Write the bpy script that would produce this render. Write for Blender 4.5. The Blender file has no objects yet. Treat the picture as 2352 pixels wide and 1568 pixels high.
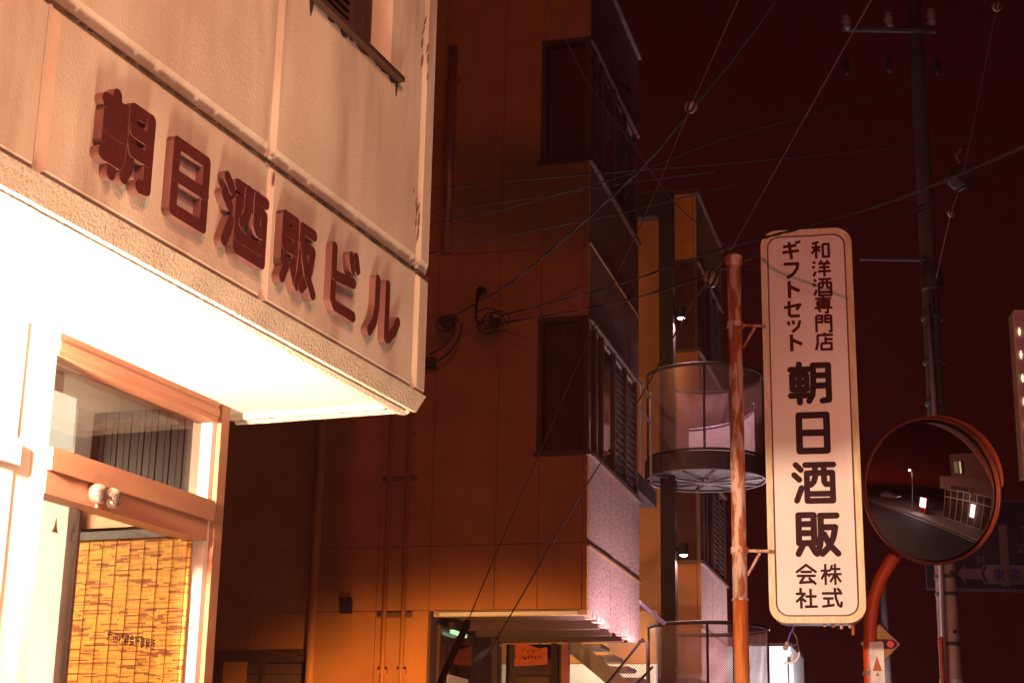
import bpy, math, random
from math import sin, cos, radians, pi
from mathutils import Vector as V, Matrix
random.seed(7)
SC = bpy.context.scene
COL = SC.collection

# ------------------------------------------------------------------ camera
F, CX, CY = 3765., 1176., 784.                       # photo measured at 2352 x 1568
EYE = V((0, 0, 1.5)); PT, RL = radians(15.886), radians(1.10)
FW = V((0, cos(PT), sin(PT))); u0 = V((0, -sin(PT), cos(PT))); x0 = V((1, 0, 0))
RX = x0 * cos(RL) + u0 * sin(RL); UP = u0 * cos(RL) - x0 * sin(RL)
cam = bpy.data.cameras.new('camera'); camo = bpy.data.objects.new('camera', cam); COL.objects.link(camo)
cam.sensor_width = 22.2; cam.lens = F / 2352 * 22.2; cam.clip_end = 2000; cam.clip_start = .05
m = Matrix.Identity(4)
for i in range(3):
    m[i][0] = RX[i]; m[i][1] = UP[i]; m[i][2] = -FW[i]; m[i][3] = EYE[i]
camo.matrix_world = m; SC.camera = camo
# ------------------------------------------------------------------ world: dim red city-lit night sky
w = bpy.data.worlds.new('World'); SC.world = w; w.use_nodes = True
nt = w.node_tree; nt.nodes.clear()
out = nt.nodes.new('ShaderNodeOutputWorld'); bg = nt.nodes.new('ShaderNodeBackground')
sky = nt.nodes.new('ShaderNodeTexSky'); sky.sky_type = 'NISHITA'; sky.sun_disc = False
sky.sun_elevation = radians(-4); sky.sun_rotation = radians(200)
tint = nt.nodes.new('ShaderNodeMixRGB'); tint.blend_type = 'MULTIPLY'; tint.inputs[0].default_value = 1
tint.inputs[2].default_value = (.35, .015, .01, 1)
add = nt.nodes.new('ShaderNodeMixRGB'); add.blend_type = 'ADD'; add.inputs[0].default_value = 1
tc = nt.nodes.new('ShaderNodeTexCoord'); sep = nt.nodes.new('ShaderNodeSeparateXYZ')
rp = nt.nodes.new('ShaderNodeValToRGB')
rp.color_ramp.elements[0].position = .0; rp.color_ramp.elements[0].color = (.018, .0013, .0013, 1)
rp.color_ramp.elements[1].position = .5; rp.color_ramp.elements[1].color = (.0045, .0005, .0005, 1)
nt.links.new(tc.outputs['Generated'], sep.inputs[0]); nt.links.new(sep.outputs['Z'], rp.inputs[0])
nt.links.new(sky.outputs[0], tint.inputs[1]); nt.links.new(tint.outputs[0], add.inputs[2]); nt.links.new(rp.outputs[0], add.inputs[1])
nt.links.new(add.outputs[0], bg.inputs[0]); nt.links.new(bg.outputs[0], out.inputs[0]); bg.inputs[1].default_value = 1.0
# ------------------------------------------------------------------ colour management, sampling
vs = SC.view_settings; vs.view_transform = 'Standard'; vs.look = 'None'; vs.exposure = 0; vs.gamma = 1
SC.cycles.use_denoising = True
SC.cycles.sample_clamp_indirect = 4.0; SC.cycles.max_bounces = 5; SC.cycles.diffuse_bounces = 3; SC.cycles.glossy_bounces = 3; SC.cycles.volume_bounces = 0
SC.cycles.caustics_reflective = False; SC.cycles.caustics_refractive = False
SC.cycles.transparent_max_bounces = 16

# ------------------------------------------------------------------ pixel -> place helpers
def ray(x, y): return FW + RX * ((x - CX) / F) - UP * ((y - CY) / F)
def at(x, y, depth): d = ray(x, y); return EYE + d * (depth / d.y)
def onplane(x, y, o, n): d = ray(x, y); return EYE + d * ((o - EYE).dot(n) / d.dot(n))

# ------------------------------------------------------------------ materials
def M(name, col, rough=.6, metal=0., col2=None, vs_=5., bump=0., bs=40., stretch=(1, 1, 1), spec=.5, lo=.35, hi=.65, emit=None, es=0., detail=6, streak=None):
    ma = bpy.data.materials.new(name); ma.use_nodes = True
    t = ma.node_tree; b = t.nodes['Principled BSDF']; L = t.links.new
    b.inputs['Roughness'].default_value = rough; b.inputs['Metallic'].default_value = metal
    b.inputs['Specular IOR Level'].default_value = spec
    b.inputs['Base Color'].default_value = (*col, 1)
    co = t.nodes.new('ShaderNodeTexCoord'); mp = t.nodes.new('ShaderNodeMapping'); mp.inputs['Scale'].default_value = stretch
    L(co.outputs['Object'], mp.inputs[0])
    if col2 is None: col2 = tuple(c * .8 for c in col)
    nz = t.nodes.new('ShaderNodeTexNoise'); nz.inputs['Scale'].default_value = vs_; nz.inputs['Detail'].default_value = detail
    L(mp.outputs[0], nz.inputs[0])
    r = t.nodes.new('ShaderNodeValToRGB'); r.color_ramp.elements[0].position = lo; r.color_ramp.elements[1].position = hi
    r.color_ramp.elements[0].color = (*col2, 1); r.color_ramp.elements[1].color = (*col, 1)
    L(nz.outputs[0], r.inputs[0]); src = r.outputs[0]
    if streak:                                            # (colour, scale, lo, hi) rain streaks running down
        m2 = t.nodes.new('ShaderNodeMapping'); m2.inputs['Scale'].default_value = streak[1]; L(co.outputs['Object'], m2.inputs[0])
        n2 = t.nodes.new('ShaderNodeTexNoise'); n2.inputs['Scale'].default_value = 1; n2.inputs['Detail'].default_value = 5; L(m2.outputs[0], n2.inputs[0])
        mr = t.nodes.new('ShaderNodeMapRange'); mr.inputs[1].default_value = streak[2]; mr.inputs[2].default_value = streak[3]; L(n2.outputs[0], mr.inputs[0])
        mx = t.nodes.new('ShaderNodeMixRGB'); L(mr.outputs[0], mx.inputs[0]); L(src, mx.inputs[1]); mx.inputs[2].default_value = (*streak[0], 1); src = mx.outputs[0]
    L(src, b.inputs['Base Color'])
    if bump:
        n3 = t.nodes.new('ShaderNodeTexNoise'); n3.inputs['Scale'].default_value = bs; n3.inputs['Detail'].default_value = 4
        L(mp.outputs[0], n3.inputs[0]); bp = t.nodes.new('ShaderNodeBump'); bp.inputs['Strength'].default_value = bump; bp.inputs['Distance'].default_value = .01
        L(n3.outputs[0], bp.inputs['Height']); L(bp.outputs[0], b.inputs['Normal'])
    if emit:
        b.inputs['Emission Color'].default_value = (*emit, 1); b.inputs['Emission Strength'].default_value = es
    return ma
def emis(name, col, s):
    ma = bpy.data.materials.new(name); ma.use_nodes = True; t = ma.node_tree; t.nodes.clear()
    o = t.nodes.new('ShaderNodeOutputMaterial'); e = t.nodes.new('ShaderNodeEmission'); e.inputs[0].default_value = (*col, 1); e.inputs[1].default_value = s
    t.links.new(e.outputs[0], o.inputs[0]); return ma
def glassm(name, tintc=(.92, .92, .92), ior=1.5):
    ma = bpy.data.materials.new(name); ma.use_nodes = True; t = ma.node_tree; t.nodes.clear(); L = t.links.new
    o = t.nodes.new('ShaderNodeOutputMaterial'); tr = t.nodes.new('ShaderNodeBsdfTransparent'); tr.inputs[0].default_value = (*tintc, 1)
    g = t.nodes.new('ShaderNodeBsdfGlossy'); g.inputs['Roughness'].default_value = .02; lw_ = t.nodes.new('ShaderNodeLayerWeight'); pw = t.nodes.new('ShaderNodeMath'); pw.operation = 'POWER'; pw.inputs[1].default_value = 5; L(lw_.outputs['Facing'], pw.inputs[0])
    lw_.inputs[0].default_value = .5; f0 = ((ior - 1) / (ior + 1)) ** 2 * 3.0
    f = t.nodes.new('ShaderNodeMath'); f.operation = 'MULTIPLY_ADD'; f.inputs[1].default_value = 1 - f0; f.inputs[2].default_value = f0; L(pw.outputs[0], f.inputs[0])
    mx = t.nodes.new('ShaderNodeMixShader'); L(f.outputs[0], mx.inputs[0]); L(tr.outputs[0], mx.inputs[1]); L(g.outputs[0], mx.inputs[2]); L(mx.outputs[0], o.inputs[0]); return ma
def meshm(name, col, pitch, open_):
    """perforated sheet metal: round holes on a staggered grid, cut with transparency (UV in metres)"""
    ma = bpy.data.materials.new(name); ma.use_nodes = True; t = ma.node_tree; L = t.links.new
    b = t.nodes['Principled BSDF']; b.inputs['Base Color'].default_value = (*col, 1); b.inputs['Roughness'].default_value = .45; b.inputs['Metallic'].default_value = .4
    uv = t.nodes.new('ShaderNodeTexCoord'); vo = t.nodes.new('ShaderNodeTexVoronoi'); vo.inputs['Scale'].default_value = 1 / pitch; vo.inputs['Randomness'].default_value = 0
    mp = t.nodes.new('ShaderNodeMapping'); mp.inputs['Rotation'].default_value = (0, 0, pi / 4); L(uv.outputs['UV'], mp.inputs[0]); L(mp.outputs[0], vo.inputs[0])
    lt = t.nodes.new('ShaderNodeMath'); lt.operation = 'LESS_THAN'; lt.inputs[1].default_value = open_; L(vo.outputs['Distance'], lt.inputs[0])
    tr = t.nodes.new('ShaderNodeBsdfTransparent'); mx = t.nodes.new('ShaderNodeMixShader'); L(lt.outputs[0], mx.inputs[0]); L(b.outputs[0], mx.inputs[1]); L(tr.outputs[0], mx.inputs[2])
    L(mx.outputs[0], t.nodes['Material Output'].inputs[0]); return ma

stucco = M('stucco', (.72, .63, .50), .85, col2=(.50, .39, .29), vs_=2.2, bump=.26, bs=150, stretch=(1, 1.0, .55), streak=((.30, .18, .12), (5, 5, .8), .50, .78))
rim_m = M('rough_rim', (.62, .52, .40), .9, bump=1.0, bs=120, vs_=8)
joint_m = M('joint', (.10, .055, .035), .9, col2=(.03, .015, .01), vs_=14)
soffit_m = M('soffit', (.80, .76, .70), .6, vs_=3, col2=(.74, .69, .62))
bronze = M('bronze_frame', (.32, .125, .075), .42, .35, vs_=20, col2=(.36, .17, .09), stretch=(1, .1, 1))
dkbronze = M('dark_bronze', (.10, .05, .035), .45, .3)
glaref = M('glare_frame', (.72, .56, .46), .45, .1)  # frames by the entrance lamp, colour lightened so its glare blows them out
letter_side = M('letter_side', (.30, .15, .13), .6, .1, vs_=12, col2=(.20, .09, .08), bump=.3, bs=160, stretch=(1, 1, .25))
letter_m = M('letter_metal', (.11, .018, .015), .55, .15, vs_=12, bump=.25, bs=160, stretch=(1, 1, .25))
glass = glassm('glass'); dkglass = glassm('dark_glass', (.72, .66, .64), 1.22)
white_m = M('white_paint', (.78, .77, .74), .6, vs_=4, col2=(.72, .70, .66))
reflwood = M('dark_reflection_wood', (.035, .009, .008), .5, vs_=20)  # blind-roll wood, also darkened slats that copy the street's reflection
grime = M('grime', (.05, .025, .02), .95, col2=(.02, .01, .01), vs_=30)
mould = M('mould', (.26, .15, .12), .95, col2=(.18, .10, .08), vs_=20)
ochre = M('ochre_panel', (.48, .185, .045), .6, col2=(.38, .14, .034), vs_=2.2, bump=.06, bs=60, streak=((.33, .16, .045), (3, 3, .35), .5, .8))
ochre_j = M('ochre_joint', (.16, .07, .02), .8)
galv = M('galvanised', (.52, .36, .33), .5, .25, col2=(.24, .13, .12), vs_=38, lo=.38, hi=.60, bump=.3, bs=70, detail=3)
darkst = M('dark_steel', (.035, .018, .018), .6, .1, spec=.2)
greyst = M('grey_steel', (.30, .24, .25), .45, .5, vs_=9)
concrete = M('concrete', (.05, .038, .036), .85, vs_=7, bump=.2, bs=60, col2=(.03, .022, .02))
curtain_m = M('curtain', (.50, .38, .35), .9)
black = M('black_rubber', (.010, .006, .006), .7, spec=.1)
cable_m = M('cable', (.018, .010, .010), .7)
wirem = M('steel_wire', (.13, .065, .06), .6, .2)
rust = M('rusty_paint', (.62, .42, .33), .75, col2=(.36, .10, .022), vs_=1., stretch=(22, 22, 7), lo=.45, hi=.53, bump=.35, bs=50, streak=((.20, .045, .012), (45, 45, 4), .53, .70))
rust_lit = M('lamplit_rust', (.62, .26, .08), .7, col2=(.50, .10, .012), vs_=1., stretch=(16, 16, 3), lo=.40, hi=.66, bump=.35, bs=50, streak=((.30, .05, .008), (45, 45, 3), .50, .72))  # lower-tube rust; its stronger orange also carries the overhang lamp's light
signw = M('sign_face', (.72, .66, .62), .35, vs_=2.5, col2=(.66, .59, .54), streak=((.56, .46, .38), (9, 9, .8), .56, .85))
signrim = M('sign_rim', (.72, .62, .40), .5, vs_=12, col2=(.58, .46, .28), stretch=(6, 6, 1))
ink = M('sign_ink', (.030, .005, .010), .6, spec=.15)
ink2 = M('sign_ink_red', (.075, .004, .005), .6, spec=.15)
orange = M('orange_paint', (.58, .075, .012), .45, vs_=6, col2=(.60, .085, .015))
asphalt = M('asphalt', (.055, .052, .05), .85, vs_=30, bump=.3, bs=200)
paving = M('paving', (.38, .33, .29), .85, vs_=9)
paint_w = M('road_paint', (.72, .70, .66), .6)
earth = M('earth', (.07, .06, .05), .95)
blue_m = M('sign_blue', (.009, .006, .026), .5, vs_=3)
yellow_m = M('sign_yellow', (.24, .08, .008), .6)
porc = M('porcelain', (.30, .20, .19), .25)
wood_o = M('orange_board', (.62, .13, .03), .6, vs_=7, col2=(.48, .085, .02), stretch=(1, 1, 6))
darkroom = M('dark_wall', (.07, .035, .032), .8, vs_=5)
purl = M('lilac_steel', (.50, .38, .55), .4, .3)
bamboo = bpy.data.materials.new('bamboo'); bamboo.use_nodes = True
_t = bamboo.node_tree; _b = _t.nodes['Principled BSDF']; _g = _t.nodes.new('ShaderNodeNewGeometry'); _r = _t.nodes.new('ShaderNodeValToRGB')
_e = _r.color_ramp.elements; _e[0].position = 0; _e[0].color = (.26, .04, .004, 1); _e[1].position = 1; _e[1].color = (.92, .50, .06, 1)
_x = _e.new(.22); _x.color = (.48, .12, .010, 1); _x = _e.new(.34); _x.color = (.80, .34, .03, 1)
_t.links.new(_g.outputs['Random Per Island'], _r.inputs[0]); _t.links.new(_r.outputs[0], _b.inputs['Base Color']); _b.inputs['Roughness'].default_value = .6

# ------------------------------------------------------------------ mesh builder
class MB:
    def __init__(s): s.v = []; s.f = []; s.uv = {}
    def add(s, vs, fs):
        o = len(s.v); s.v += [tuple(p) for p in vs]; s.f += [tuple(i + o for i in f) for f in fs]; return s
    def box(s, x0, x1, y0, y1, z0, z1):
        if x0 > x1: x0, x1 = x1, x0
        if y0 > y1: y0, y1 = y1, y0
        if z0 > z1: z0, z1 = z1, z0
        return s.add([(x0, y0, z0), (x1, y0, z0), (x1, y1, z0), (x0, y1, z0), (x0, y0, z1), (x1, y0, z1), (x1, y1, z1), (x0, y1, z1)],
                     [(3, 2, 1, 0), (4, 5, 6, 7), (0, 1, 5, 4), (1, 2, 6, 5), (2, 3, 7, 6), (3, 0, 4, 7)])
    def prism(s, prof, a, b, fn):
        """extrude closed profile [(p,q)] from a to b; fn(p,q,t)->xyz"""
        n = len(prof); vs = [fn(p, q, a) for p, q in prof] + [fn(p, q, b) for p, q in prof]
        return s.add(vs, [tuple(range(n - 1, -1, -1)), tuple(range(n, 2 * n))] + [(i, (i + 1) % n, n + (i + 1) % n, n + i) for i in range(n)])
    def tube(s, pts, r, seg=8, caps=True):
        pts = [V(p) for p in pts]; n = len(pts); rr = r if isinstance(r, (list, tuple)) else [r] * n
        o = len(s.v); prev = None
        for i, p in enumerate(pts):
            d = (pts[min(i + 1, n - 1)] - pts[max(i - 1, 0)]).normalized()
            if prev is None:
                a = d.orthogonal().normalized()
            else:
                a = (prev - d * prev.dot(d)).normalized()
            prev = a; b = d.cross(a)
            for k in range(seg): s.v.append(tuple(p + (a * cos(2 * pi * k / seg) + b * sin(2 * pi * k / seg)) * rr[i]))
        for i in range(n - 1):
            for k in range(seg):
                k2 = (k + 1) % seg; s.f.append((o + i * seg + k, o + i * seg + k2, o + (i + 1) * seg + k2, o + (i + 1) * seg + k))
        if caps:
            s.f.append(tuple(o + k for k in range(seg - 1, -1, -1))); s.f.append(tuple(o + (n - 1) * seg + k for k in range(seg)))
        return s
    def lathe(s, prof, c, seg=20, axis=None):
        """prof [(r,h)] about local z (or axis) at c"""
        c = V(c); ax = V(axis or (0, 0, 1)).normalized(); a = ax.orthogonal().normalized(); b = ax.cross(a); o = len(s.v)
        for r, h in prof:
            for k in range(seg): s.v.append(tuple(c + ax * h + (a * cos(2 * pi * k / seg) + b * sin(2 * pi * k / seg)) * r))
        for i in range(len(prof) - 1):
            for k in range(seg):
                k2 = (k + 1) % seg; s.f.append((o + i * seg + k, o + i * seg + k2, o + (i + 1) * seg + k2, o + (i + 1) * seg + k))
        s.f.append(tuple(o + k for k in range(seg - 1, -1, -1))); s.f.append(tuple(o + (len(prof) - 1) * seg + k for k in range(seg)))
        return s
    def build(s, name, mat, parent=None, smooth=False, uvf=None, label=None):
        me = bpy.data.meshes.new(name); me.from_pydata(s.v, [], s.f); me.materials.append(mat)
        if smooth:
            for p in me.polygons: p.use_smooth = True
        if uvf:
            ul = me.uv_layers.new()
            for lp in me.loops: ul.data[lp.index].uv = uvf(V(me.vertices[lp.vertex_index].co))
        o = bpy.data.objects.new(name, me); COL.objects.link(o)
        if parent: o.parent = parent
        if label: o['label'] = label
        return o
def B(*a): return MB().box(*a)
def part(name, mat, parent, *a): return B(*a).build(name, mat, parent)
def tag(o, label, cat, group=None, kind=None):
    if label: o['label'] = label
    if cat: o['category'] = cat
    if group: o['group'] = group
    if kind: o['kind'] = kind
    return o
def thing(name, label, cat, loc=(0, 0, 0), rz=0, group=None):
    o = bpy.data.objects.new(name, None); COL.objects.link(o); o.location = loc; o.rotation_euler = (0, 0, rz); o.empty_display_size = .2
    return tag(o, label, cat, group)
def struct(name, mb, mat): return tag(mb.build(name, mat), None, None, kind='structure')
def copy_tree(o, parent=None):
    c = o.copy(); COL.objects.link(c); c.parent = parent
    for ch in list(o.children): copy_tree(ch, c)
    return c
def light(name, parent, loc, power, col, radius=.1, kind='POINT', rot=None, spot=None):
    l = bpy.data.lights.new(name, kind); l.energy = power; l.color = col
    l.shadow_soft_size = radius
    if spot: l.spot_size = spot[0]; l.spot_blend = spot[1]
    o = bpy.data.objects.new(name, l); COL.objects.link(o); o.location = loc
    if rot: o.rotation_euler = rot
    if parent: o.parent = parent
    return o
def panel(y0, y1, z0, z1, th=.12, c=.018, hole=None, cb=None):
    """facade panel in local frame: front at x=0, chamfered edges, optional window hole (y0,y1,z0,z1)"""
    cb = c if cb is None else cb; mb = MB()
    O = [(y0, z0), (y1, z0), (y1, z1), (y0, z1)]; I = [(y0 + c, z0 + cb), (y1 - c, z0 + cb), (y1 - c, z1 - c), (y0 + c, z1 - c)]
    vs = [(-th, *p) for p in O] + [(-c, *p) for p in O] + [(0, *p) for p in I]
    fs = [(3, 2, 1, 0)] if not hole else []
    for i in range(4):
        j = (i + 1) % 4; fs += [(i, j, 4 + j, 4 + i), (4 + i, 4 + j, 8 + j, 8 + i)]
    if hole:
        h = [(hole[0], hole[2]), (hole[1], hole[2]), (hole[1], hole[3]), (hole[0], hole[3])]
        vs += [(0, *p) for p in h] + [(-th, *p) for p in h]
        for i in range(4):
            j = (i + 1) % 4; fs += [(8 + i, 8 + j, 12 + j, 12 + i), (12 + i, 12 + j, 16 + j, 16 + i), (j, i, 16 + i, 16 + j)]
    else: fs.append((8, 9, 10, 11))
    return mb.add(vs, fs)
# ------------------------------------------------------------------ brush-stroke lettering
def rect(a, b, c, d): return [(a, b), (c, b), (c, d), (a, d), (a, b)]
G = {
 '朝': [[(.24,.97),(.24,.03)],[(.03,.84),(.46,.84)],rect(.07,.70,.41,.35),[(.08,.525),(.41,.525)],[(.03,.2),(.46,.2)],[(.57,.93),(.93,.93)],[(.57,.93),(.57,.45),(.54,.2),(.46,.06)],[(.93,.93),(.93,.08),(.78,.06)],[(.58,.68),(.92,.68)],[(.58,.43),(.92,.43)]],
 '日': [rect(.1,.95,.9,.04),[(.1,.5),(.9,.5)]],
 '酒': [[(.07,.93),(.19,.80)],[(.03,.68),(.15,.56)],[(.2,.36),(.08,.05)],[(.3,.92),(.97,.92)],rect(.33,.72,.94,.04),[(.34,.21),(.93,.21)],[(.53,.92),(.53,.62),(.49,.5),(.42,.43)],[(.74,.92),(.74,.5),(.78,.44),(.9,.44)]],
 '販': [rect(.07,.95,.42,.3),[(.08,.74),(.41,.74)],[(.08,.53),(.41,.53)],[(.17,.28),(.05,.05)],[(.33,.28),(.45,.07)],[(.57,.93),(.95,.93)],[(.58,.93),(.58,.5),(.55,.25),(.48,.05)],[(.6,.66),(.91,.66),(.86,.42),(.75,.2),(.60,.05)],[(.65,.5),(.77,.25),(.96,.05)]],
 'ビ': [[(.12,.95),(.12,.15),(.2,.07),(.88,.07)],[(.14,.52),(.84,.58)],[(.72,.97),(.79,.80)],[(.89,1.0),(.96,.83)]],
 'ル': [[(.28,.93),(.28,.5),(.22,.25),(.07,.06)],[(.6,.95),(.6,.1),(.68,.12),(.85,.28),(.96,.46)]],
 '和': [[(.42,.95),(.06,.87)],[(.03,.66),(.52,.66)],[(.27,.9),(.27,.02)],[(.26,.62),(.05,.3)],[(.3,.6),(.48,.40)],rect(.62,.82,.92,.1)],
 '洋': [[(.07,.93),(.19,.80)],[(.03,.66),(.15,.54)],[(.2,.34),(.07,.04)],[(.44,.98),(.52,.85)],[(.83,.98),(.75,.85)],[(.33,.79),(.95,.79)],[(.37,.57),(.92,.57)],[(.3,.33),(.98,.33)],[(.64,.8),(.64,.0)]],
 '専': [[(.08,.88),(.92,.88)],[(.5,1),(.5,.42)],rect(.2,.74,.8,.46),[(.2,.60),(.8,.60)],[(.04,.33),(.96,.33)],[(.72,.42),(.72,.06),(.56,.04)],[(.24,.25),(.36,.1)]],
 '門': [[(.1,.95),(.1,.02)],[(.1,.95),(.42,.95),(.42,.58),(.1,.58)],[(.1,.77),(.42,.77)],[(.9,.95),(.9,.06),(.75,.04)],[(.9,.95),(.58,.95),(.58,.58),(.9,.58)],[(.58,.77),(.9,.77)]],
 '店': [[(.52,1),(.52,.88)],[(.12,.86),(.96,.86)],[(.15,.86),(.15,.4),(.05,.03)],[(.56,.76),(.56,.42)],[(.56,.62),(.93,.62)],rect(.34,.40,.86,.06)],
 'ギ': [[(.1,.72),(.82,.78)],[(.05,.40),(.95,.48)],[(.42,.98),(.55,.0)],[(.80,1.0),(.86,.87)],[(.94,1.03),(.99,.90)]],
 'フ': [[(.08,.88),(.9,.88),(.85,.58),(.62,.25),(.25,.03)]],
 'ト': [[(.35,.98),(.35,.0)],[(.37,.66),(.9,.38)]],
 'セ': [[(.05,.58),(.92,.74),(.72,.42)],[(.33,.98),(.33,.15),(.42,.07),(.9,.07)]],
 'ッ': [[(.15,.72),(.26,.48)],[(.46,.78),(.54,.53)],[(.9,.76),(.80,.38),(.42,.05)]],
 '会': [[(.5,.97),(.05,.62)],[(.5,.97),(.95,.62)],[(.28,.62),(.72,.62)],[(.1,.42),(.9,.42)],[(.42,.42),(.2,.08),(.85,.12)],[(.65,.28),(.92,.03)]],
 '社': [[(.23,.97),(.23,.72)],[(.05,.72),(.42,.72),(.05,.33)],[(.25,.5),(.25,.02)],[(.3,.46),(.44,.34)],[(.7,.92),(.7,.06)],[(.5,.58),(.93,.58)],[(.47,.06),(.97,.06)]],
 '株': [[(.03,.68),(.42,.68)],[(.22,.97),(.22,.02)],[(.2,.6),(.04,.3)],[(.25,.58),(.4,.42)],[(.55,.92),(.47,.70)],[(.5,.76),(.92,.76)],[(.45,.5),(.97,.5)],[(.7,.97),(.7,.02)],[(.68,.48),(.47,.15)],[(.73,.48),(.95,.15)]],
 '式': [[(.05,.74),(.95,.74)],[(.1,.48),(.52,.48)],[(.31,.48),(.31,.12)],[(.05,.07),(.55,.14)],[(.64,.97),(.68,.5),(.80,.14),(.92,.06),(.96,.26)],[(.8,.96),(.9,.84)]],
}
def glyph(ch, wd, fn, h0, h1, rnd=True, aspect=1.0, eps=.0004):
    """strokes as capsules of width wd (in glyph units), extruded from h0 to h1; fn(x,y,h)->xyz.  aspect = real width/height"""
    mb = MB(); k = 0; r = wd / 2; ins = max(0, r - .02)
    for st in G[ch]:
        for i in range(len(st) - 1):
            (ax, ay), (bx, by) = st[i], st[i + 1]
            ax, bx = [(ins / aspect + q * (1 - 2 * ins / aspect)) * aspect for q in (ax, bx)]; ay, by = [ins + q * (1 - 2 * ins) for q in (ay, by)]
            d = V((bx - ax, by - ay)); L = d.length; d /= L; a0 = math.atan2(d.y, d.x)
            cs = rnd or i > 0; ce = rnd or i < len(st) - 2
            pts = []
            for kk in range(9) if ce else (0, 8):
                t = a0 - pi / 2 + pi * kk / 8; pts.append((bx + r * cos(t), by + r * sin(t)))
            for kk in range(9) if cs else (0, 8):
                t = a0 + pi / 2 + pi * kk / 8; pts.append((ax + r * cos(t), ay + r * sin(t)))
            mb.prism([(p / aspect, q) for p, q in pts], h0, h1 + k * eps, lambda p, q, t: fn(p, q, t)); k += 1
    return mb
def textmesh(body, mat, name, parent, fn, size=1.0, offset=0.0, align='LEFT'):
    c = bpy.data.curves.new(name, 'FONT'); c.body = body; c.size = size; c.offset = offset; c.align_x = align; c.resolution_u = 3
    o = bpy.data.objects.new(name, c); COL.objects.link(o)
    dg = bpy.context.evaluated_depsgraph_get(); dg.update(); me = bpy.data.meshes.new_from_object(o.evaluated_get(dg))
    bpy.data.objects.remove(o); bpy.data.curves.remove(c)
    for v in me.vertices: v.co = fn(v.co.x, v.co.y)
    me.materials.clear(); me.materials.append(mat); me.name = name
    q = bpy.data.objects.new(name, me); COL.objects.link(q)
    if parent: q.parent = parent
    return q

# ================================================================== frames of the two buildings (local x = towards the street, y = along it)
A1, A2 = radians(21.17), radians(15.13)
u1, n1 = V((sin(A1), cos(A1), 0)), V((cos(A1), -sin(A1), 0))
u2, n2 = V((sin(A2), cos(A2), 0)), V((cos(A2), -sin(A2), 0))
C1 = V((-.280, 5.261, 0)); D2 = V((.728, 15., 0))
def w1(n, u, z): return C1 + n1 * n + u1 * u + V((0, 0, z))
def w2(n, u, z): return D2 + n2 * n + u2 * u + V((0, 0, z))
def l1(p): d = V(p) - C1; return V((d.dot(n1), d.dot(u1), d.z))
def l2(p): d = V(p) - D2; return V((d.dot(n2), d.dot(u2), d.z))

# ================================================================== ground
struct('ground', B(-400, 400, -400, 400, -.3, -.02), earth)
def strip(name, n0, n1_, u0_, u1_, z0, z1, mat, par=None):
    mb = MB(); mb.box(n0, n1_, u0_, u1_, z0, z1); mb.v = [tuple(w1(*p)) for p in mb.v]
    o = mb.build(name, mat, par)
    if not par: o['kind'] = 'structure'
    return o
road = strip('road', .95, 10.5, -70, 60, -.018, 0.0, asphalt)
strip('pavement', -8, .95, -70, 60, -.018, .004, paving)
strip('pavement', 10.5, 30, -70, 60, -.018, .12, paving)
strip('edge_line', 1.15, 1.30, -70, 60, .0, .004, paint_w, road)
strip('edge_line', 10.0, 10.15, -70, 60, .0, .004, paint_w, road)
for k in range(12): strip('centre_dash', 3.9, 4.02, -60 + k * 9, -55 + k * 9, .0, .004, paint_w, road)

# ================================================================== building with the raised lettering
b1 = thing('liquor_shop_building', 'cream stucco building with brown raised lettering over a glowing entrance', 'building', C1, -A1)
js = [-7.0, -6.02, -5.04, -4.06, -3.07, -2.083, -1.098, -.105, 0.0]
g = .006
core = MB(); core.box(-6, -.125, -7, -.03, 2.95, 9.0); core.build('wall_core', joint_m, b1)
for i in range(len(js) - 1):
    a, b = js[i] + g, js[i + 1] - g
    if i == len(js) - 2: b = 0
    panel(a, b, 2.80, 3.208).build('wall_panel', stucco, b1)
    hole = (-.92, -.372, 3.80, 5.0) if i == 6 else None
    panel(a, b, 3.226, 5.6, hole=hole, cb=.03).build('wall_panel', stucco, b1)
    panel(a, b, 5.62, 9.0).build('wall_panel', stucco, b1)
for yj in js[1:-1]:
    part('joint_filler', stucco, b1, -.118, -.012, yj - .0055, yj + .0055, 2.801, 3.207); part('joint_filler', stucco, b1, -.118, -.012, yj - .0055, yj + .0055, 3.228, 5.6)
# moulded rim under the fascia
rim = MB()
rim.prism([(0, 2.803), (-.004, 2.797), (-.034, 2.752), (-.048, 2.752), (-.048, 2.803)], -7, 0, lambda p, q, t: (p, t, q))
rim.build('rim_moulding', rim_m, b1)
rim = MB(); rim.prism([(-.058, 2.81), (-.058, 2.750), (-.075, 2.744), (-.100, 2.748), (-.118, 2.77), (-.118, 2.81)], -7, -.001, lambda p, q, t: (p, t, q)); rim.build('rim_moulding', rim_m, b1)
rim = MB(); rim.prism([(-.001, 2.80), (-.001, 2.754), (-.018, 2.747), (-.034, 2.752), (-.034, 2.80)], -.70, -.05, lambda p, q, t: (t, p, q)); rim.build('rim_moulding', rim_m, b1)
rim = MB(); rim.prism([(-.042, 2.80), (-.042, 2.756), (-.066, 2.752), (-.074, 2.775), (-.074, 2.80)], -.70, -.119, lambda p, q, t: (t, p, q)); rim.build('rim_moulding', rim_m, b1)
part('rim_backing', joint_m, b1, -.70, -.122, -7, -.004, 2.7965, 2.90)
for a, b in ((-7, -2.12), (-2.117, -1.23), (-1.227, -.43), (-.427, -.076)):
    part('soffit_board', soffit_m, b1, -.80, -.119, a, b, 2.772, 2.795)
sc = MB()
for yy in (-.12, -.38, -.48, -.78, -1.18):
    for xx in (-.18, -.36, -.54): sc.lathe([(.005, 0), (.005, .004)], (xx, yy, 2.769), 8)
tag(sc.build('screw_heads', white_m, b1), None, None, kind='stuff')
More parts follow.
